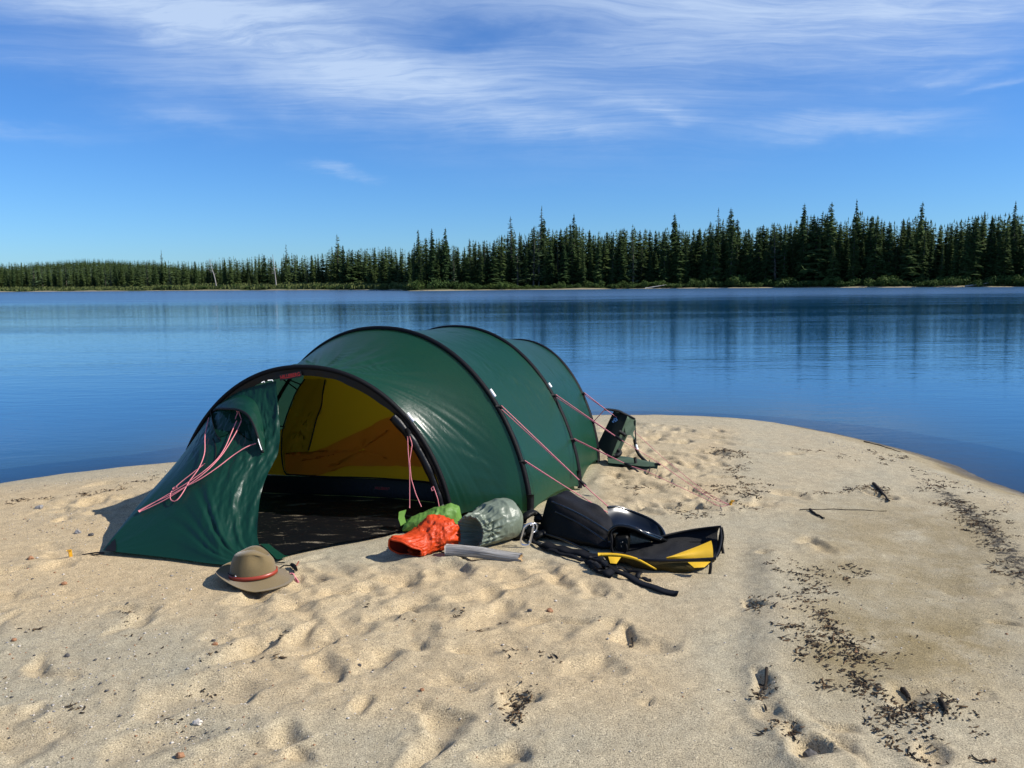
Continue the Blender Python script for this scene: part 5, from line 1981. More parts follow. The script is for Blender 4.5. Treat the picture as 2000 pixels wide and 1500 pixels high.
def build_pack():
    g = G(1180, 1080)
    t = thing('backpack', 'black and yellow backpack lying open on the sand with moulded shell and straps', 'backpack', (g[0], g[1], surf(g[0], g[1])))
    # padded body
    c = [P(1046, 1052, 4.70), P(1200, 1096, 4.42), P(1206, 1075, 4.72), P(1080, 1020, 4.98),
         P(1072, 962, 4.80), P(1190, 1038, 4.50), P(1186, 993, 4.74), P(1100, 953, 5.0)]
    c = [np.array([q[0], q[1], max(q[2], surf(q[0], q[1]) - .0)]) for q in c]
    V, F = rbox(c, 18, .46, .10)
    x, y, z = (V * 12).T
    V[:, 2] += .010 * vnoise(x, y, z, 4)
    F = list(F)
    body = obj('pack_body', V, F, MT['pack'], t)
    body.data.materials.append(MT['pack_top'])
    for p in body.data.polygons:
        if p.normal.z > .55:  # up-facing faces take the slightly paler black
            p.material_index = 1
    # piped seams across the front face
    for (a, b, dz) in (((1078, 980), (1190, 1040), 0), ((1085, 1000), (1182, 1057), 0), ((1060, 1042), (1150, 1078), 0)):
        ya, yb = 4.74 - (a[1] - 980) * .0006, 4.44 - (b[1] - 1040) * .0006
        pts = [P(a[0] * (1 - k) + b[0] * k, a[1] * (1 - k) + b[1] * k - 4 * math.sin(k * 3.14), ya * (1 - k) + yb * k - .02) for k in np.linspace(0, 1, 9)]
        obj('seam', *tube(resample(np.array(pts), 26), .006, 6), MT['shell'], t)
    # moulded scoop-shaped shell
    rim_b = resample(PL([(1187, 991, 4.74), (1206, 990, 4.78), (1240, 1001, 4.80), (1272, 1015, 4.76), (1292, 1032, 4.66), (1303, 1056, 4.50)]), 30)
    rim_f = resample(PL([(1193, 1042, 4.42), (1206, 1030, 4.40), (1222, 1028, 4.40), (1250, 1036, 4.40), (1278, 1046, 4.42), (1303, 1056, 4.50)]), 30)
    K = np.linspace(0, 1, 24)
    rows = []
    for b_, f_, u in zip(rim_b, rim_f, np.linspace(0, 1, 30)):
        d = .075 * math.sin(math.pi * min(1, .25 + u * .75)) + .012
        rows.append([b_ * (1 - k) + f_ * k - np.array([0, 0, d * math.sin(math.pi * k) ** .8]) + np.array([0, .015 * math.sin(math.pi * k), 0]) for k in K])
    S = np.array(rows)
    S2 = S - np.array([0, 0, .006])
    V = np.vstack([S.reshape(-1, 3), S2.reshape(-1, 3)])
    F = np.vstack([gridf(30, 24), gridf(30, 24)[:, ::-1] + 720])
    obj('moulded_shell', V, F, MT['shell'], t)
    rim = np.vstack([rim_b, rim_f[::-1][1:]])
    obj('shell_rim', *tube(rim, .0075, 8), MT['shell'], t)
    # raised glossy grab rail along the front edge
    rl = resample(PL([(1190, 1058, 4.40), (1190, 1040, 4.39), (1200, 1029, 4.38), (1216, 1027, 4.37), (1240, 1033, 4.36), (1264, 1045, 4.37), (1290, 1054, 4.44)]), 40)
    obj('grab_rail', *tube(rl, np.interp(np.arange(40), [0, 8, 22, 39], [.007, .009, .013, .006]), 10), MT['shell'], t)
    # small moulded pocket and buckle below the rail
    V, F = rbox(PL([(1203, 1082, 4.38), (1224, 1086, 4.36), (1232, 1078, 4.46), (1212, 1072, 4.50), (1199, 1046, 4.40), (1228, 1046, 4.38), (1232, 1040, 4.48), (1206, 1038, 4.50)]), 8, .4, .05)
    pk = obj('side_pocket', V, F, MT['pack'], t)
    q = [P(1211, 1060, 4.345), P(1217, 1058, 4.345), P(1219, 1067, 4.345), P(1213, 1069, 4.345)]
    obj('buckle', *tube(np.array(q + q[:1]), .003, 5, caps=False), MT['shell'], pk)
    for a in ([(1193, 1040, 4.37), (1195, 1055, 4.36), (1194, 1068, 4.36), (1198, 1085, 4.37)], [(1222, 1062, 4.34), (1224, 1072, 4.34), (1220, 1080, 4.35)]):
        obj('strap', *ribbon(resample(PL(a), 12), .014, .003, up=tuple(CF)), MT['black_web'], t)
    # open collar: floor, tall back wall, front wall with yellow cloth; (px, py, height above the sand)
    def GL(lst):
        return np.array([G(*q) for q in lst])
    fr = resample(GL([(1178, 1086, .06), (1215, 1086, .06), (1250, 1093, .055), (1290, 1095, .055), (1340, 1094, .055), (1396, 1091, .06)]), 40)
    bk = resample(GL([(1210, 1066, .04), (1240, 1062, .04), (1280, 1058, .04), (1320, 1058, .04), (1360, 1058, .04), (1402, 1056, .05)]), 40)
    rows = []
    for a, b in zip(fr, bk):
        rows.append([a * (1 - k) + b * k - np.array([0, 0, .022 * math.sin(math.pi * k)]) for k in np.linspace(0, 1, 14)])
    V = np.array(rows)
    V[..., 2] += .007 * vnoise(V[..., 0] * 22, V[..., 1] * 22, seed=8)
    obj('back_panel', V.reshape(-1, 3), gridf(40, 14), MT['mesh'], t)
    # bellied underside down to the sand
    ct = resample(GL([(1190, 1100, .005), (1225, 1102, .005), (1256, 1112, .0), (1300, 1115, .0), (1352, 1117, .0), (1396, 1096, .02)]), 40)
    gb = np.array([[a, a * .6 + c_ * .4 + np.array([0, -.012, 0]), c_, c_ + np.array([0, .10, -.02])] for a, c_ in zip(fr, ct)])
    gb[:, 1:3] += .005 * vnoise(gb[:, 1:3, 0] * 30, gb[:, 1:3, 2] * 30, seed=18)[..., None]
    obj('lower_side', gb.reshape(-1, 3), gridf(40, 4), MT['olive_net'], t)
    gbk = np.array([[b, np.array([b[0], b[1] + .03, -.03])] for b in bk])
    obj('rear_side', gbk.reshape(-1, 3), gridf(40, 2), MT['mesh'], t)
    yb_ = bk[-1][1]
    wt = resample(PL([(1270, 1056, yb_ + .02), (1296, 1047, yb_ + .03), (1330, 1039, yb_ + .05), (1365, 1033, yb_ + .05), (1407, 1028, yb_ + .02)]), 30)
    wb = resample(bk[16:], 30)
    V = np.array([[a * (1 - k) + b * k + np.array([0, .03 * math.sin(math.pi * k), 0]) for k in np.linspace(0, 1, 8)] for a, b in zip(wt, wb)])
    V2 = V + np.array([0, .010, 0])
    obj('collar_wall', np.vstack([V.reshape(-1, 3), V2.reshape(-1, 3)]), np.vstack([gridf(30, 8), gridf(30, 8)[:, ::-1] + 240]), MT['mesh'], t)
    yf_ = fr[-1][1]
    e1 = resample(PL([(1407, 1028, yb_ + .02), (1409, 1052, yb_ * .7 + yf_ * .3), (1404, 1076, yb_ * .3 + yf_ * .7), (1396, 1091, yf_)]), 20)
    e2 = resample(np.array([bk[-1], bk[-1] * .6 + fr[-1] * .4 + [.0, 0, -.01], bk[-1] * .2 + fr[-1] * .8, fr[-1]]), 20)
    V = np.array([[a * (1 - k) + b * k for k in np.linspace(0, 1, 4)] for a, b in zip(e1, e2)])
    V2 = V + np.array([.012, 0, 0])
    obj('collar_end', np.vstack([V.reshape(-1, 3), V2.reshape(-1, 3)]), np.vstack([gridf(20, 4), gridf(20, 4)[:, ::-1] + 80]), MT['pack'], t)
    obj('collar_rim', *tube(np.vstack([wt, e1[1:]]), .006, 6), MT['black_web'], t)
    # yellow cloth inside the right end
    yt = resample(PL([(1300, 1090, yf_ - .01), (1330, 1079, yf_ + .03), (1360, 1068, yf_ + .06), (1389, 1056, yf_ + .08)]), 16)
    yb = resample(GL([(1302, 1092, .062), (1335, 1091, .062), (1365, 1090, .062), (1393, 1089, .066)]), 16)
    V = np.array([[a * (1 - k) + b * k + np.array([0, -.012, .010]) * math.sin(math.pi * k) for k in np.linspace(0, 1, 6)] for a, b in zip(yt, yb)])
    V2 = V + np.array([.002, .008, -.002])
    obj('yellow_gusset', np.vstack([V.reshape(-1, 3), V2.reshape(-1, 3)]), np.vstack([gridf(16, 6), gridf(16, 6)[:, ::-1] + 96]), MT['yellow_pack'], t)
    # zipper along the front edge
    zp = resample(GL([(1246, 1093, .062), (1290, 1095, .062), (1340, 1094, .062), (1398, 1091, .066)]), 30)
    obj('zipper', *tube(zp, .008, 8), MT['black_gloss'], t)
    # yellow patch below the zipper, yellow band on the left
    V, F = patch(*GL([(1343, 1098, .058), (1388, 1097, .062), (1376, 1108, .046), (1356, 1109, .044)]), n=8, m=5, bulge=(0, -.008, 0))
    obj('yellow_patch', V, F, MT['yellow_pack'], t)
    yb = resample(GL([(1168, 1083, .07), (1190, 1083, .07), (1214, 1085, .07), (1240, 1091, .066), (1258, 1099, .055), (1282, 1112, .03)]), 24)
    obj('yellow_band', *ribbon(yb, np.interp(np.arange(24), [0, 12, 23], [.020, .018, .008]), .003, up=(0.1, -.75, .65)), MT['yellow_pack'], t)
    V, F = patch(*GL([(1188, 1087, .07), (1213, 1088, .07), (1204, 1101, .05), (1192, 1100, .05)]), n=6, m=5, bulge=(0, -.008, 0))
    obj('yellow_patch', V, F, MT['yellow_pack'], t)
    # straps trailing over the sand
    def sand_strap(px, w, lift=.012):
        pts = []
        for x, y in px:
            q = G(x, y, .01)
            pts.append([q[0], q[1], surf(q[0], q[1]) + lift])
        pts = resample(np.array(pts), 36)
        pts[:, 2] += .004 * np.sin(np.arange(36) * .7)
        obj('strap', *ribbon(pts, w * 1.35, .0014, up=(0, -.35, 1)), MT['black_web'], t)
    sand_strap([(1060, 1066), (1090, 1076), (1125, 1083), (1160, 1092), (1175, 1102)], .045, .028)
    sand_strap([(1140, 1083), (1170, 1100), (1200, 1116), (1240, 1136), (1285, 1150), (1324, 1157)], .032)
    sand_strap([(1205, 1112), (1235, 1114), (1250, 1118), (1246, 1126), (1262, 1134), (1272, 1135)], .02, .02)
    sand_strap([(1150, 1096), (1166, 1112), (1182, 1122), (1198, 1126)], .05, .02)
    sand_strap([(1030, 1050), (1060, 1070), (1100, 1084), (1140, 1096)], .022, .018)
    for (x0, y0, x1, y1, r_) in ((1160, 1090, 1176, 1098, .022), (1176, 1097, 1186, 1108, .018), (1162, 1100, 1172, 1112, .02), (1152, 1088, 1166, 1094, .016)):
        a, b = G(x0, y0, .045), G(x1, y1, .035)
        obj('strap_buckle', *tube(np.array([a, (a + b) / 2, b]), [r_ * .7, r_, r_ * .7], 8, ry=[r_ * .5, r_ * .6, r_ * .5]), MT['black_web'], t)
    for a in ([(1409, 1030, yb_), (1412, 1048, yb_ - .02), (1410, 1064, yb_ - .04), (1413, 1084, yb_ - .05)], [(1388, 1094, yf_ - .02), (1388, 1106, yf_ - .03), (1386, 1122, yf_ - .03)]):
        obj('zip_pull', *ribbon(resample(PL(a), 12), .016, .003, up=tuple(CF)), MT['black_web'], t)
    # crumpled harness at the left end
    rnd = np.random.RandomState(3)
    for (x, y, Y, sx, sz) in ((1036, 1012, 4.78, .05, .05), (1024, 1046, 4.70, .045, .03), (1044, 1040, 4.72, .05, .06), (1062, 1048, 4.70, .06, .04)):
        p = P(x, y, Y)
        th = np.linspace(0, np.pi, 9)
        rows = [p + np.array([sx * math.cos(a), 0, 0]) + np.zeros(3) for a in th]
        pts = np.array([p + np.array([sx * math.cos(a), .03 * math.sin(a * 2), sz * math.sin(a) - sz * .4]) for a in th])
        obj('harness_pad', *tube(resample(pts, 18), .026 + .006 * rnd.rand(18), 8, ry=.018), MT['pack'], t)

    # carabiner leaning on the harness
    ca = [(1024, 1030), (1031, 1024), (1040, 1023), (1042, 1032), (1038, 1050), (1034, 1062), (1027, 1065), (1019, 1063), (1017, 1056), (1020, 1044), (1023, 1033), (1024, 1030)]
    kc = thing('carabiner', 'silver carabiner hanging from the black harness between sack and backpack', 'carabiner', G(1028, 1064, .02))
    pts = resample(np.array([P(x, y, 4.52 - .0004 * (1065 - y)) for x, y in ca]), 60)
    obj('frame', *tube(pts, .0055, 8, caps=False), MT['steel'], kc)
    obj('gate', *tube(resample(PL([(1041, 1030, 4.50), (1038, 1046, 4.505), (1034, 1058, 4.515)]), 12), .006, 8), MT['steel'], kc)
    r2 = resample(PL([(1036, 1026, 4.52), (1044, 1022, 4.53), (1049, 1028, 4.54), (1046, 1037, 4.54), (1041, 1040, 4.53)]), 24)
    r2o = thing('ring', 'small silver ring next to the carabiner on the black harness', 'ring', r2[-1])
    obj('wire', *tube(r2, .004, 6), MT['steel'], r2o)


def build_frame_pack():
    g = G(1205, 898)
    z0 = surf(g[0], g[1])
    t = thing('hip_harness', 'green pack harness propped upright by the tent foot, blue emblem on its dark side', 'harness', (g[0], g[1], z0))
    Y = 6.72
    # padded back: dark face and sage flank
    A = PL([(1166, 872, Y + .05), (1193, 894, Y - .02), (1226, 812, Y + .04), (1199, 804, Y + .12)])      # dark face
    B = PL([(1193, 894, Y - .02), (1206, 895, Y + .05), (1242, 819, Y + .12), (1226, 812, Y + .04)])
    back = np.array([.03, .10, 0])
    c = [A[0], A[1], B[1], A[0] + back, A[3], A[2], B[2], A[3] + back]
    V, F = rbox(c, 12, .12, .03)
    V[:, 2] += .003 * vnoise(V[:, 0] * 20, V[:, 2] * 20, seed=3)
    o = obj('back_pad', V, F, MT['chair_olive'], t)
    nf = unit(np.cross(A[1] - A[0], A[3] - A[0]))
    if nf @ (CAM - A[0]) < 0:
        nf = -nf
    V, F = patch(A[0] + nf * .012, A[1] + nf * .012, A[2] + nf * .012, A[3] + nf * .012, 12, 16, nf * .012)
    V2 = V - nf * .01
    obj('front_face', np.vstack([V, V2]), np.vstack([F, F[:, ::-1] + len(V)]), MT['chair_dark'], t)
    # emblem: four-lobed blue flower
    ec = P(1203, 821, Y + .07) + nf * .026
    ux, uy = unit(A[1] - A[0]), unit(A[3] - A[0])
    ux = unit(ux - nf * (ux @ nf))
    uy = np.cross(nf, ux)
    pv, pf = [], []
    for k in range(5):
        a0 = k * 2 * math.pi / 5 + .5
        lc = ec + (ux * math.cos(a0) + uy * math.sin(a0)) * .012
        b = len(pv)
        pv.append(lc)
        for j in range(12):
            a = j * math.pi / 6
            pv.append(lc + (ux * math.cos(a) + uy * math.sin(a)) * (.0075 + .001 * math.cos(2 * a)))
            pf.append((b, b + 1 + j, b + 1 + (j + 1) % 12))
    lc = ec - uy * .026 - ux * .004
    b = len(pv)
    pv.append(lc)
    for j in range(12):
        a = j * math.pi / 6
        pv.append(lc + ux * math.cos(a) * .011 + uy * math.sin(a) * .006)
        pf.append((b, b + 1 + j, b + 1 + (j + 1) % 12))
    obj('emblem', pv, pf, MT['blue_print'], t)
    # top stay
    st = resample(PL([(1181, 800, Y + .04), (1190, 800, Y + .05), (1208, 803, Y + .06), (1218, 808, Y + .06), (1230, 813, Y + .07), (1240, 818, Y + .10)]), 24)
    obj('top_stay', *tube(st, np.interp(np.arange(24), [0, 14, 23], [.016, .018, .008]), 8, ry=np.interp(np.arange(24), [0, 14, 23], [.010, .012, .006])), MT['black_web'], t)
    # lumbar flap and shoulder strap running down to the belt
    fl = resample(PL([(1229, 815, Y + .06), (1241, 820, Y + .10), (1241, 836, Y + .06), (1236, 848, Y + .03), (1241, 858, Y)]), 20)
    fw = resample(PL([(1220, 830, Y + .04), (1222, 846, Y + .03), (1226, 850, Y + .02), (1232, 850, Y + .02), (1237, 858, Y)]), 20)
    V = np.array([[a * (1 - k) + b * k for k in np.linspace(0, 1, 5)] for a, b in zip(fl, fw)])
    V2 = V + np.array([.004, .016, 0])
    obj('shoulder_flap', np.vstack([V.reshape(-1, 3), V2.reshape(-1, 3)]), np.vstack([gridf(20, 5), gridf(20, 5)[:, ::-1] + 100]), MT['chair_olive'], t)
    s1 = resample(PL([(1239, 858, Y), (1241, 868, Y - .01), (1244, 880, Y - .03), (1250, 890, Y - .06), (1260, 900, Y - .10), (1268, 908, Y - .14)]), 26)
    obj('strap', *ribbon(s1, .026, .005, up=tuple(CF)), MT['black_web'], t)
    s2 = resample(PL([(1240, 821, Y + .09), (1241, 845, Y + .05), (1242, 862, Y)]), 10)
    obj('strap', *ribbon(s2, .010, .003, up=tuple(CF)), MT['black_web'], t)
    s3 = resample(PL([(1209, 843, Y + .0), (1215, 846, Y + .0), (1222, 851, Y + .01)]), 6)
    obj('strap', *ribbon(s3, .03, .004, up=tuple(CF)), MT['black_web'], t)
    obj('buckle', *ribbon(resample(PL([(1242, 868, Y - .03), (1245, 878, Y - .05)]), 4), .02, .004, up=tuple(CF)), MT['reflect'], t)
    # belt wings on the sand
    w1 = np.array([G(x, y, .03) for x, y in [(1185, 890), (1205, 890), (1230, 893), (1258, 899), (1285, 907)]])
    w2 = np.array([G(x, y, .02) for x, y in [(1188, 904), (1208, 906), (1232, 908), (1258, 911), (1284, 911)]])
    w1, w2 = resample(w1, 24), resample(w2, 24)
    V = np.array([[a * (1 - k) + b * k + np.array([0, 0, .018 * math.sin(math.pi * k)]) for k in np.linspace(0, 1, 7)] for a, b in zip(w1, w2)])
    for row in V:
        for q in row:
            q[2] = max(q[2], surf(q[0], q[1]) + .012)
    V2 = V - np.array([0, 0, .02])
    bl = obj('hip_belt', np.vstack([V.reshape(-1, 3), V2.reshape(-1, 3)]), np.vstack([gridf(24, 7), gridf(24, 7)[:, ::-1] + 168]), MT['chair_olive'], t)
    obj('belt_end', *tube(np.array([V[-2].mean(0), V[-1].mean(0), V[-1].mean(0) + [.02, -.01, -.004]]), [.016, .018, .008], 8, ry=[.012, .012, .006]), MT['black_web'], t)
    edge = [on_sand(G(x, y, .01), .006) for x, y in [(1212, 908), (1230, 912), (1250, 918), (1262, 918)]]
    obj('belt_pad', *ribbon(resample(np.array(edge), 14), .05, .006), MT['black_web'], t)
    lp = [on_sand(G(x, y, .01), h) for (x, y), h in zip([(1258, 917), (1266, 918), (1270, 912), (1268, 906)], (.01, .015, .03, .03))]
    obj('loop_cord', *tube(resample(np.array(lp), 14), .004, 5), MT['black_web'], t)
    k1 = resample(PL([(1206, 878, Y + .02), (1211, 884, Y - .0), (1206, 889, Y - .03), (1200, 890, Y - .03)]), 10)
    obj('strap', *ribbon(k1, .04, .005, up=tuple(CF)), MT['black_web'], t)
    k2 = resample(PL([(1240, 893, Y - .16), (1241, 900, Y - .17), (1242, 906, Y - .18)]), 5)
    obj('strap', *ribbon(k2, .025, .004, up=tuple(CF)), MT['black_web'], t)


def build_pegs():
    def peg(px, py0, py1, lean, label):
        g = G(px, py1)
        z = surf(g[0], g[1])
        h = abs(P(px, py0, g[1])[2] - P(px, py1, g[1])[2])
        # V-shaped peg: two flanges folded along a spine
        w = .011
        prof = [(-w, .008), (0, -.004), (w, .008), (w - .002, .010), (0, 0.0), (-w + .002, .010)]
        V = []
        for zz in np.linspace(-.06, h, 5):
            for x, y in prof:
                V.append((g[0] + x + lean * max(zz, 0), g[1] + y, z + zz))
        F = [tuple(f) for f in gridf(5, 6, False, True)] + [tuple(range(5, -1, -1)), tuple(range(24, 30))]
        t = thing('tent_peg', label, 'tent peg', (g[0], g[1], z))
        obj('stake', V, F, MT['peg'], t, smooth=False)
        top = np.array([g[0] + lean * h, g[1], z + h])
        obj('notch', *tube(np.array([top + [-.012, 0, -.006], top + [.012, 0, -.006]]), .003, 5), MT['peg'], t)
        return t
    peg(137, 1076, 1090, -.1, 'golden tent peg standing in the sand left of the vestibule tip')
    peg(1426, 981, 990, .6, 'golden tent peg holding pink guy lines beside the dark debris behind the backpack')
    # sliders and loose cords by the hat
    a = on_sand(G(548, 1112), .012)
    pts = [on_sand(G(x, y), h) for (x, y), h in zip([(545, 1115), (555, 1111), (566, 1111), (573, 1110)], (.01, .02, .02, .022))]
    t = thing('peg_loop', 'black peg loop with a toggle and pink cord end lying right of the hat', 'cord', pts[0])
    obj('elastic', *tube(resample(np.array(pts), 16), .0035, 6), MT['black_web'], t)
    q = [on_sand(G(x, y), .018) for x, y in [(570, 1109), (575, 1113), (579, 1121)]]
    obj('toggle', *tube(np.array(q), [.010, .012, .008], 8), MT['black_web'], t)
    q = [on_sand(G(x, y), h) for (x, y), h in zip([(575, 1113), (580, 1109), (584, 1106)], (.02, .025, .03))]
    obj('pull_cord', *tube(np.array(q), .003, 5), MT['hatband'], t)
    q = [on_sand(G(x, y), .008) for x, y in [(567, 1122), (573, 1123), (578, 1127), (583, 1129), (576, 1124)]]
    obj('cord_end', *tube(resample(np.array(q), 16), .004, 5), MT['pink_cord'], t)
    pts = [on_sand(G(x, y), .01) for x, y in [(534, 1101), (545, 1100), (556, 1103)]]
    o = obj('elastic_cord', *tube(resample(np.array(pts), 10), .003, 5), MT['black_web'])
    tag(o, 'thin black elastic on the sand at the vestibule hem, above the hat brim', 'cord')


build_bags()
build_hat()
build_driftwood()
build_pack()
build_frame_pack()
build_pegs()


# ------------------------------------------------------------------ small natural things on the sand
MT['debris'] = simple('dark_needles_and_bark', (0.030, 0.022, 0.015), 0.85, 0.2, var=0.5, scale=60)
MT['stone_pale'] = simple('pale_pebble', (0.52, 0.47, 0.40), 0.7, 0.3, var=0.3, scale=40)
MT['stone_dark'] = simple('dark_pebble', (0.085, 0.078, 0.072), 0.7, 0.3, var=0.3, scale=40)
MT['stone_rust'] = simple('rusty_pebble', (0.30, 0.15, 0.075), 0.75, 0.25, var=0.3, scale=40)
MT['stone_grey'] = simple('grey_pebble', (0.24, 0.23, 0.22), 0.75, 0.25, var=0.3, scale=40)


def scatter_points(r, path, width, n, clump=False):
    pts = resample(np.array([G(x, y)[:2] for x, y in path]), 80)
    if not clump:
        k = r.randint(0, 80, n)
        return pts[k] + r.normal(size=(n, 2)) * width
    out = []
    while len(out) < n:
        c = pts[r.randint(0, 80)] + r.normal(size=2) * width
        a = r.uniform(0, 3.14)
        for _ in range(r.randint(1, 14)):
            u = r.normal(0, .034)
            v = r.normal(0, .015)
            out.append((c[0] + u * math.cos(a) - v * math.sin(a), c[1] + u * math.sin(a) + v * math.cos(a)))
    return np.array(out[:n])


def build_debris():
    r = np.random.RandomState(17)
    Q = []
    for path, w, n in (([(1395, 872), (1440, 880), (1432, 905), (1450, 930), (1478, 955)], .055, 330),
                       ([(1370, 882), (1420, 878), (1450, 885)], .04, 110),
                       ([(1400, 950), (1440, 958), (1490, 962)], .07, 190),
                       ([(1345, 955), (1400, 970), (1430, 990), (1380, 990)], .10, 150),
                       ([(1310, 985), (1350, 1000), (1390, 1010)], .09, 70),
                       ([(1210, 940), (1240, 950), (1260, 945), (1235, 962)], .05, 90),
                       ([(1570, 960), (1640, 952), (1705, 944)], .018, 110),
                       ([(1708, 938), (1722, 950), (1735, 972)], .035, 110),
                       ([(1555, 1110), (1585, 1130), (1580, 1165), (1600, 1200)], .05, 120),
                       ([(1640, 1100), (1650, 1118), (1630, 1130)], .05, 60),
                       ([(1585, 1200), (1605, 1225), (1600, 1260), (1650, 1245)], .05, 190),
                       ([(1600, 1270), (1660, 1285), (1700, 1290)], .05, 130),
                       ([(1640, 1320), (1680, 1330), (1690, 1360)], .04, 110),
                       ([(1690, 1370), (1730, 1380), (1770, 1400), (1800, 1430)], .06, 170),
                       ([(1820, 1375), (1845, 1385), (1880, 1420)], .035, 90),
                       ([(1700, 1440), (1760, 1460), (1820, 1480)], .06, 60),
                       ([(1550, 1120), (1620, 1250), (1700, 1380), (1850, 1440)], .16, 320),
                       ([(1500, 1345), (1490, 1360), (1478, 1362)], .015, 40),
                       ([(1520, 1430), (1545, 1440)], .02, 40),
                       ([(1470, 1180), (1495, 1190)], .025, 50),
                       ([(1007, 1350), (1018, 1375), (1003, 1405)], .022, 110),
                       ([(1700, 860), (1800, 900), (1900, 960), (1980, 1040)], .10, 260),
                       ([(1800, 925), (1880, 975), (1960, 1050)], .07, 260),
                       ([(1850, 970), (1905, 1022), (1955, 1078), (2000, 1130), (2060, 1200), (2170, 1330), (2320, 1520)], .05, 620),
                       ([(0, 976), (60, 968), (120, 964), (220, 955)], .035, 130),
                       ([(230, 945), (320, 925), (350, 920)], .05, 50),
                       ([(1560, 870), (1640, 880), (1720, 890)], .05, 60),
                       ([(600, 1200), (900, 1250), (1100, 1200)], .5, 60),
                       ([(100, 1250), (500, 1300)], .4, 70)):
        Q.append(scatter_points(r, path, w, int(n * 1.1), True))
    Q = np.vstack(Q)
    Z = surf_many(Q)
    V, F, mi = [], [], []
    for (x, y), z in zip(Q, Z):
        L = min(.028, .0036 + r.exponential(.0045))
        w = r.uniform(.0016, .0042)
        a = r.normal(.5, .9)
        d = np.array([math.cos(a), math.sin(a), r.normal(0, .18)]) * L
        s = np.array([-math.sin(a), math.cos(a), 0]) * w
        u = np.array([0, 0, w * .8])
        p = np.array([x, y, z + w * .6 + abs(d[2]) * .9])
        b = r.normal(0, .25) * L
        m = p + np.array([-math.sin(a), math.cos(a), .2]) * b
        k = len(V)
        V += [p - d - s, p - d + s, p - d + u, m - s * 1.2, m + s * 1.2, m + u * 1.2, p + d - s * .4, p + d + s * .4, p + d + u * .4]
        for o in (0, 3):
            F += [(k + o, k + o + 3, k + o + 5, k + o + 2), (k + o + 1, k + o + 2, k + o + 5, k + o + 4), (k + o, k + o + 1, k + o + 4, k + o + 3)]
        F += [(k, k + 2, k + 1, k + 1), (k + 6, k + 7, k + 8, k + 8)]
        mi += [int(r.rand() < .35)] * 8
    F = [tuple(dict.fromkeys(f)) for f in F]
    kind(obj('plant_debris', V, F, [MT['debris'], simple('brown_bark_flakes', (0.11, 0.070, 0.038), 0.9, 0.1, var=0.5, scale=40)], smooth=False, midx=mi), 'stuff')

    # pebbles nobody could count
    Q = []
    for path, w, n in (([(0, 1010), (120, 1030), (250, 1030)], .22, 420), ([(0, 1120), (200, 1150), (400, 1200)], .3, 420), ([(0, 1300), (150, 1310), (320, 1330)], .25, 420),
                       ([(330, 1400), (380, 1420), (350, 1450)], .10, 130), ([(0, 1400), (300, 1440), (700, 1480)], .3, 420), ([(600, 1200), (900, 1300), (1200, 1400)], .4, 350),
                       ([(1600, 850), (1800, 895), (1900, 935), (2000, 985)], .05, 380), ([(1700, 1150), (1850, 1250), (1950, 1400)], .4, 260), ([(0, 950), (200, 925), (340, 910)], .05, 160)):
        Q.append(scatter_points(r, path, w, n))
    Q = np.vstack(Q)
    Q = Q[(poly_dist(Q[:, 0], Q[:, 1], TENT_POLY) > .12)]
    Z = surf_many(Q)
    oct_v = np.array([(1, 0, 0), (.3, .95, .1), (-.85, .5, 0), (-.7, -.7, .1), (.4, -.9, 0), (.1, 0, .8), (0, 0, -.6)])
    oct_f = [(0, 1, 5), (1, 2, 5), (2, 3, 5), (3, 4, 5), (4, 0, 5), (1, 0, 6), (2, 1, 6), (3, 2, 6), (4, 3, 6), (0, 4, 6)]
    V, F, mi = [], [], []
    for (x, y), z in zip(Q, Z):
        s_ = .0018 + r.exponential(.0013)
        s_ = min(s_, .008)
        a = r.uniform(0, 6.28)
        c, s2 = math.cos(a), math.sin(a)
        v = oct_v * (s_ * r.uniform(.7, 1.3, 3)) * [1, 1, .8]
        k = len(V)
        V += [(x + c * p[0] - s2 * p[1], y + s2 * p[0] + c * p[1], z + p[2] + s_ * .25) for p in v]
        F += [tuple(i + k for i in f) for f in oct_f]
        mi += [int(r.choice(4, p=[.42, .25, .13, .20]))] * len(oct_f)
    kind(obj('pebbles', V, F, [MT['stone_pale'], MT['stone_dark'], MT['stone_rust'], MT['stone_grey']], smooth=True, midx=mi), 'stuff')

    def stone(px, py, size, mat, label, flat=.7, name='stone'):
        g = G(px, py)
        z = surf(g[0], g[1])
        n, m = 9, 14
        th = np.linspace(0, 2 * np.pi, m, endpoint=False)
        rows = []
        for q in np.linspace(.02, math.pi - .02, n):
            d = np.stack([np.cos(th) * math.sin(q), np.sin(th) * math.sin(q), np.full(m, math.cos(q))], -1)
            k = 1 + .35 * vnoise(d[:, 0] * 1.7 + px, d[:, 1] * 1.7, d[:, 2] * 1.7 + py, 5)
            rows.append(np.array([g[0], g[1], z + size * flat * .45]) + d * (size * k)[:, None] * [1, .8, flat])
        V, F = loft(rows)
        tag(obj(name, V, F, mat, smooth=False), label, 'stone')
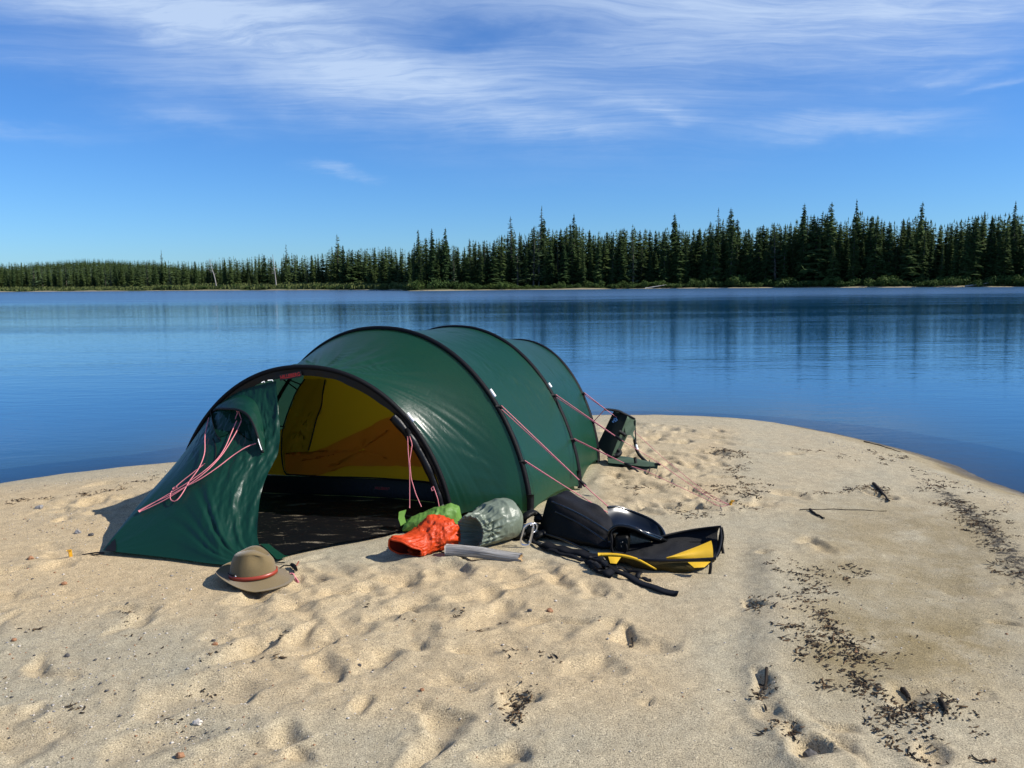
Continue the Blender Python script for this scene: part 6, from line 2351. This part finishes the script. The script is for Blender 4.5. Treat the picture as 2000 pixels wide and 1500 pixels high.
    for a in ((1073, 1200, .017, MT['stone_rust'], 'brown angular pebble on the trodden sand below the driftwood\'s right end'),
              (1035, 1201, .010, MT['stone_dark'], 'small dark pebble left of the brown angular pebble below the driftwood'),
              (420, 1262, .013, MT['stone_rust'], 'rust-brown pebble on the sand below the hat'),
              (417, 1251, .009, MT['stone_dark'], 'dark pebble touching the rust-brown pebble below the hat'),
              (496, 1295, .008, MT['stone_dark'], 'small dark pebble right of the rust-brown pebble, below the hat'),
              (76, 988, .026, MT['stone_grey'], 'grey stone near the waterline at the left of the beach'),
              (152, 1041, .020, MT['stone_grey'], 'small grey stone left of the tent shadow'),
              (178, 1045, .016, MT['stone_dark'], 'dark stone just left of the tent shadow'),
              (60, 1096, .017, MT['stone_rust'], 'reddish stone on the sand left of the golden tent peg'),
              (125, 1142, .014, MT['stone_rust'], 'reddish stone below the golden tent peg'),
              (386, 1412, .015, MT['stone_pale'], 'large white pebble in the pebble patch at lower left'),
              (352, 1478, .015, MT['stone_rust'], 'pinkish pebble below the white pebble at lower left'),
              (27, 1250, .012, MT['stone_rust'], 'rusty pebble at the left edge of the sand'),
              (131, 1278, .011, MT['stone_dark'], 'dark pebble right of the rusty pebble at the left edge'),
              (702, 1300, .009, MT['stone_dark'], 'dark pebble on trodden sand straight below the driftwood\'s left end'),
              (824, 1353, .009, MT['stone_rust'], 'orange-brown pebble above the curved footprint at bottom centre'),
              (1582, 1472, .022, MT['stone_dark'], 'dark lump sunk in the hole at the bottom right'),
              (1476, 1185, .018, MT['stone_dark'], 'dark lump in the hole on the sand ridge right of the straps')):
        stone(*a)

    def stick(px, r0, r1, label, mat=None, nm='twig', cat='twig', lift=.004):
        pts = []
        for x, y in px:
            g = G(x, y)
            pts.append([g[0], g[1], surf(g[0], g[1]) + lift])
        pts = resample(np.array(pts), 16)
        pts[:, 2] += .002 * np.sin(np.arange(16) * 1.3)
        tag(obj(nm, *tube(pts, np.linspace(r0, r1, 16), 6), mat or MT['debris']), label, cat)
    stick([(1582, 994), (1592, 1002), (1610, 1011)], .009, .005, 'short dark stick on bare sand right of the golden peg with guy lines', lift=.008)
    stick([(1562, 993), (1640, 991), (1732, 993)], .003, .002, 'long thin twig lying level on the sand, below the dark root clump')
    stick([(1706, 938), (1716, 948), (1724, 958), (1737, 975)], .012, .006, 'dark knotted root clump at the end of the debris line, upper right', nm='root', cat='root', lift=.012)
    stick([(1835, 1377), (1842, 1385), (1848, 1398)], .010, .006, 'dark bark piece at the edge of the footprint, lower right', nm='bark_piece', cat='bark', lift=.008)
    stick([(1763, 1342), (1772, 1352), (1776, 1360)], .011, .007, 'dark curled bark piece above the round footprint, lower right', nm='bark_piece', cat='bark', lift=.008)
    stick([(1497, 1318), (1494, 1340), (1480, 1357)], .006, .003, 'dark twig lying along the sand groove at lower right centre')
    stick([(1230, 1270), (1236, 1255), (1234, 1240)], .004, .003, 'thin dark twig upright in the picture, below the backpack straps')
    stick([(1688, 845), (1722, 852), (1760, 862)], .006, .003, 'thin dark twig beside the waterline on the right')
    stick([(870, 1083), (855, 1078), (845, 1080)], .004, .003, 'tiny dark twig between orange sack and driftwood')


build_debris()
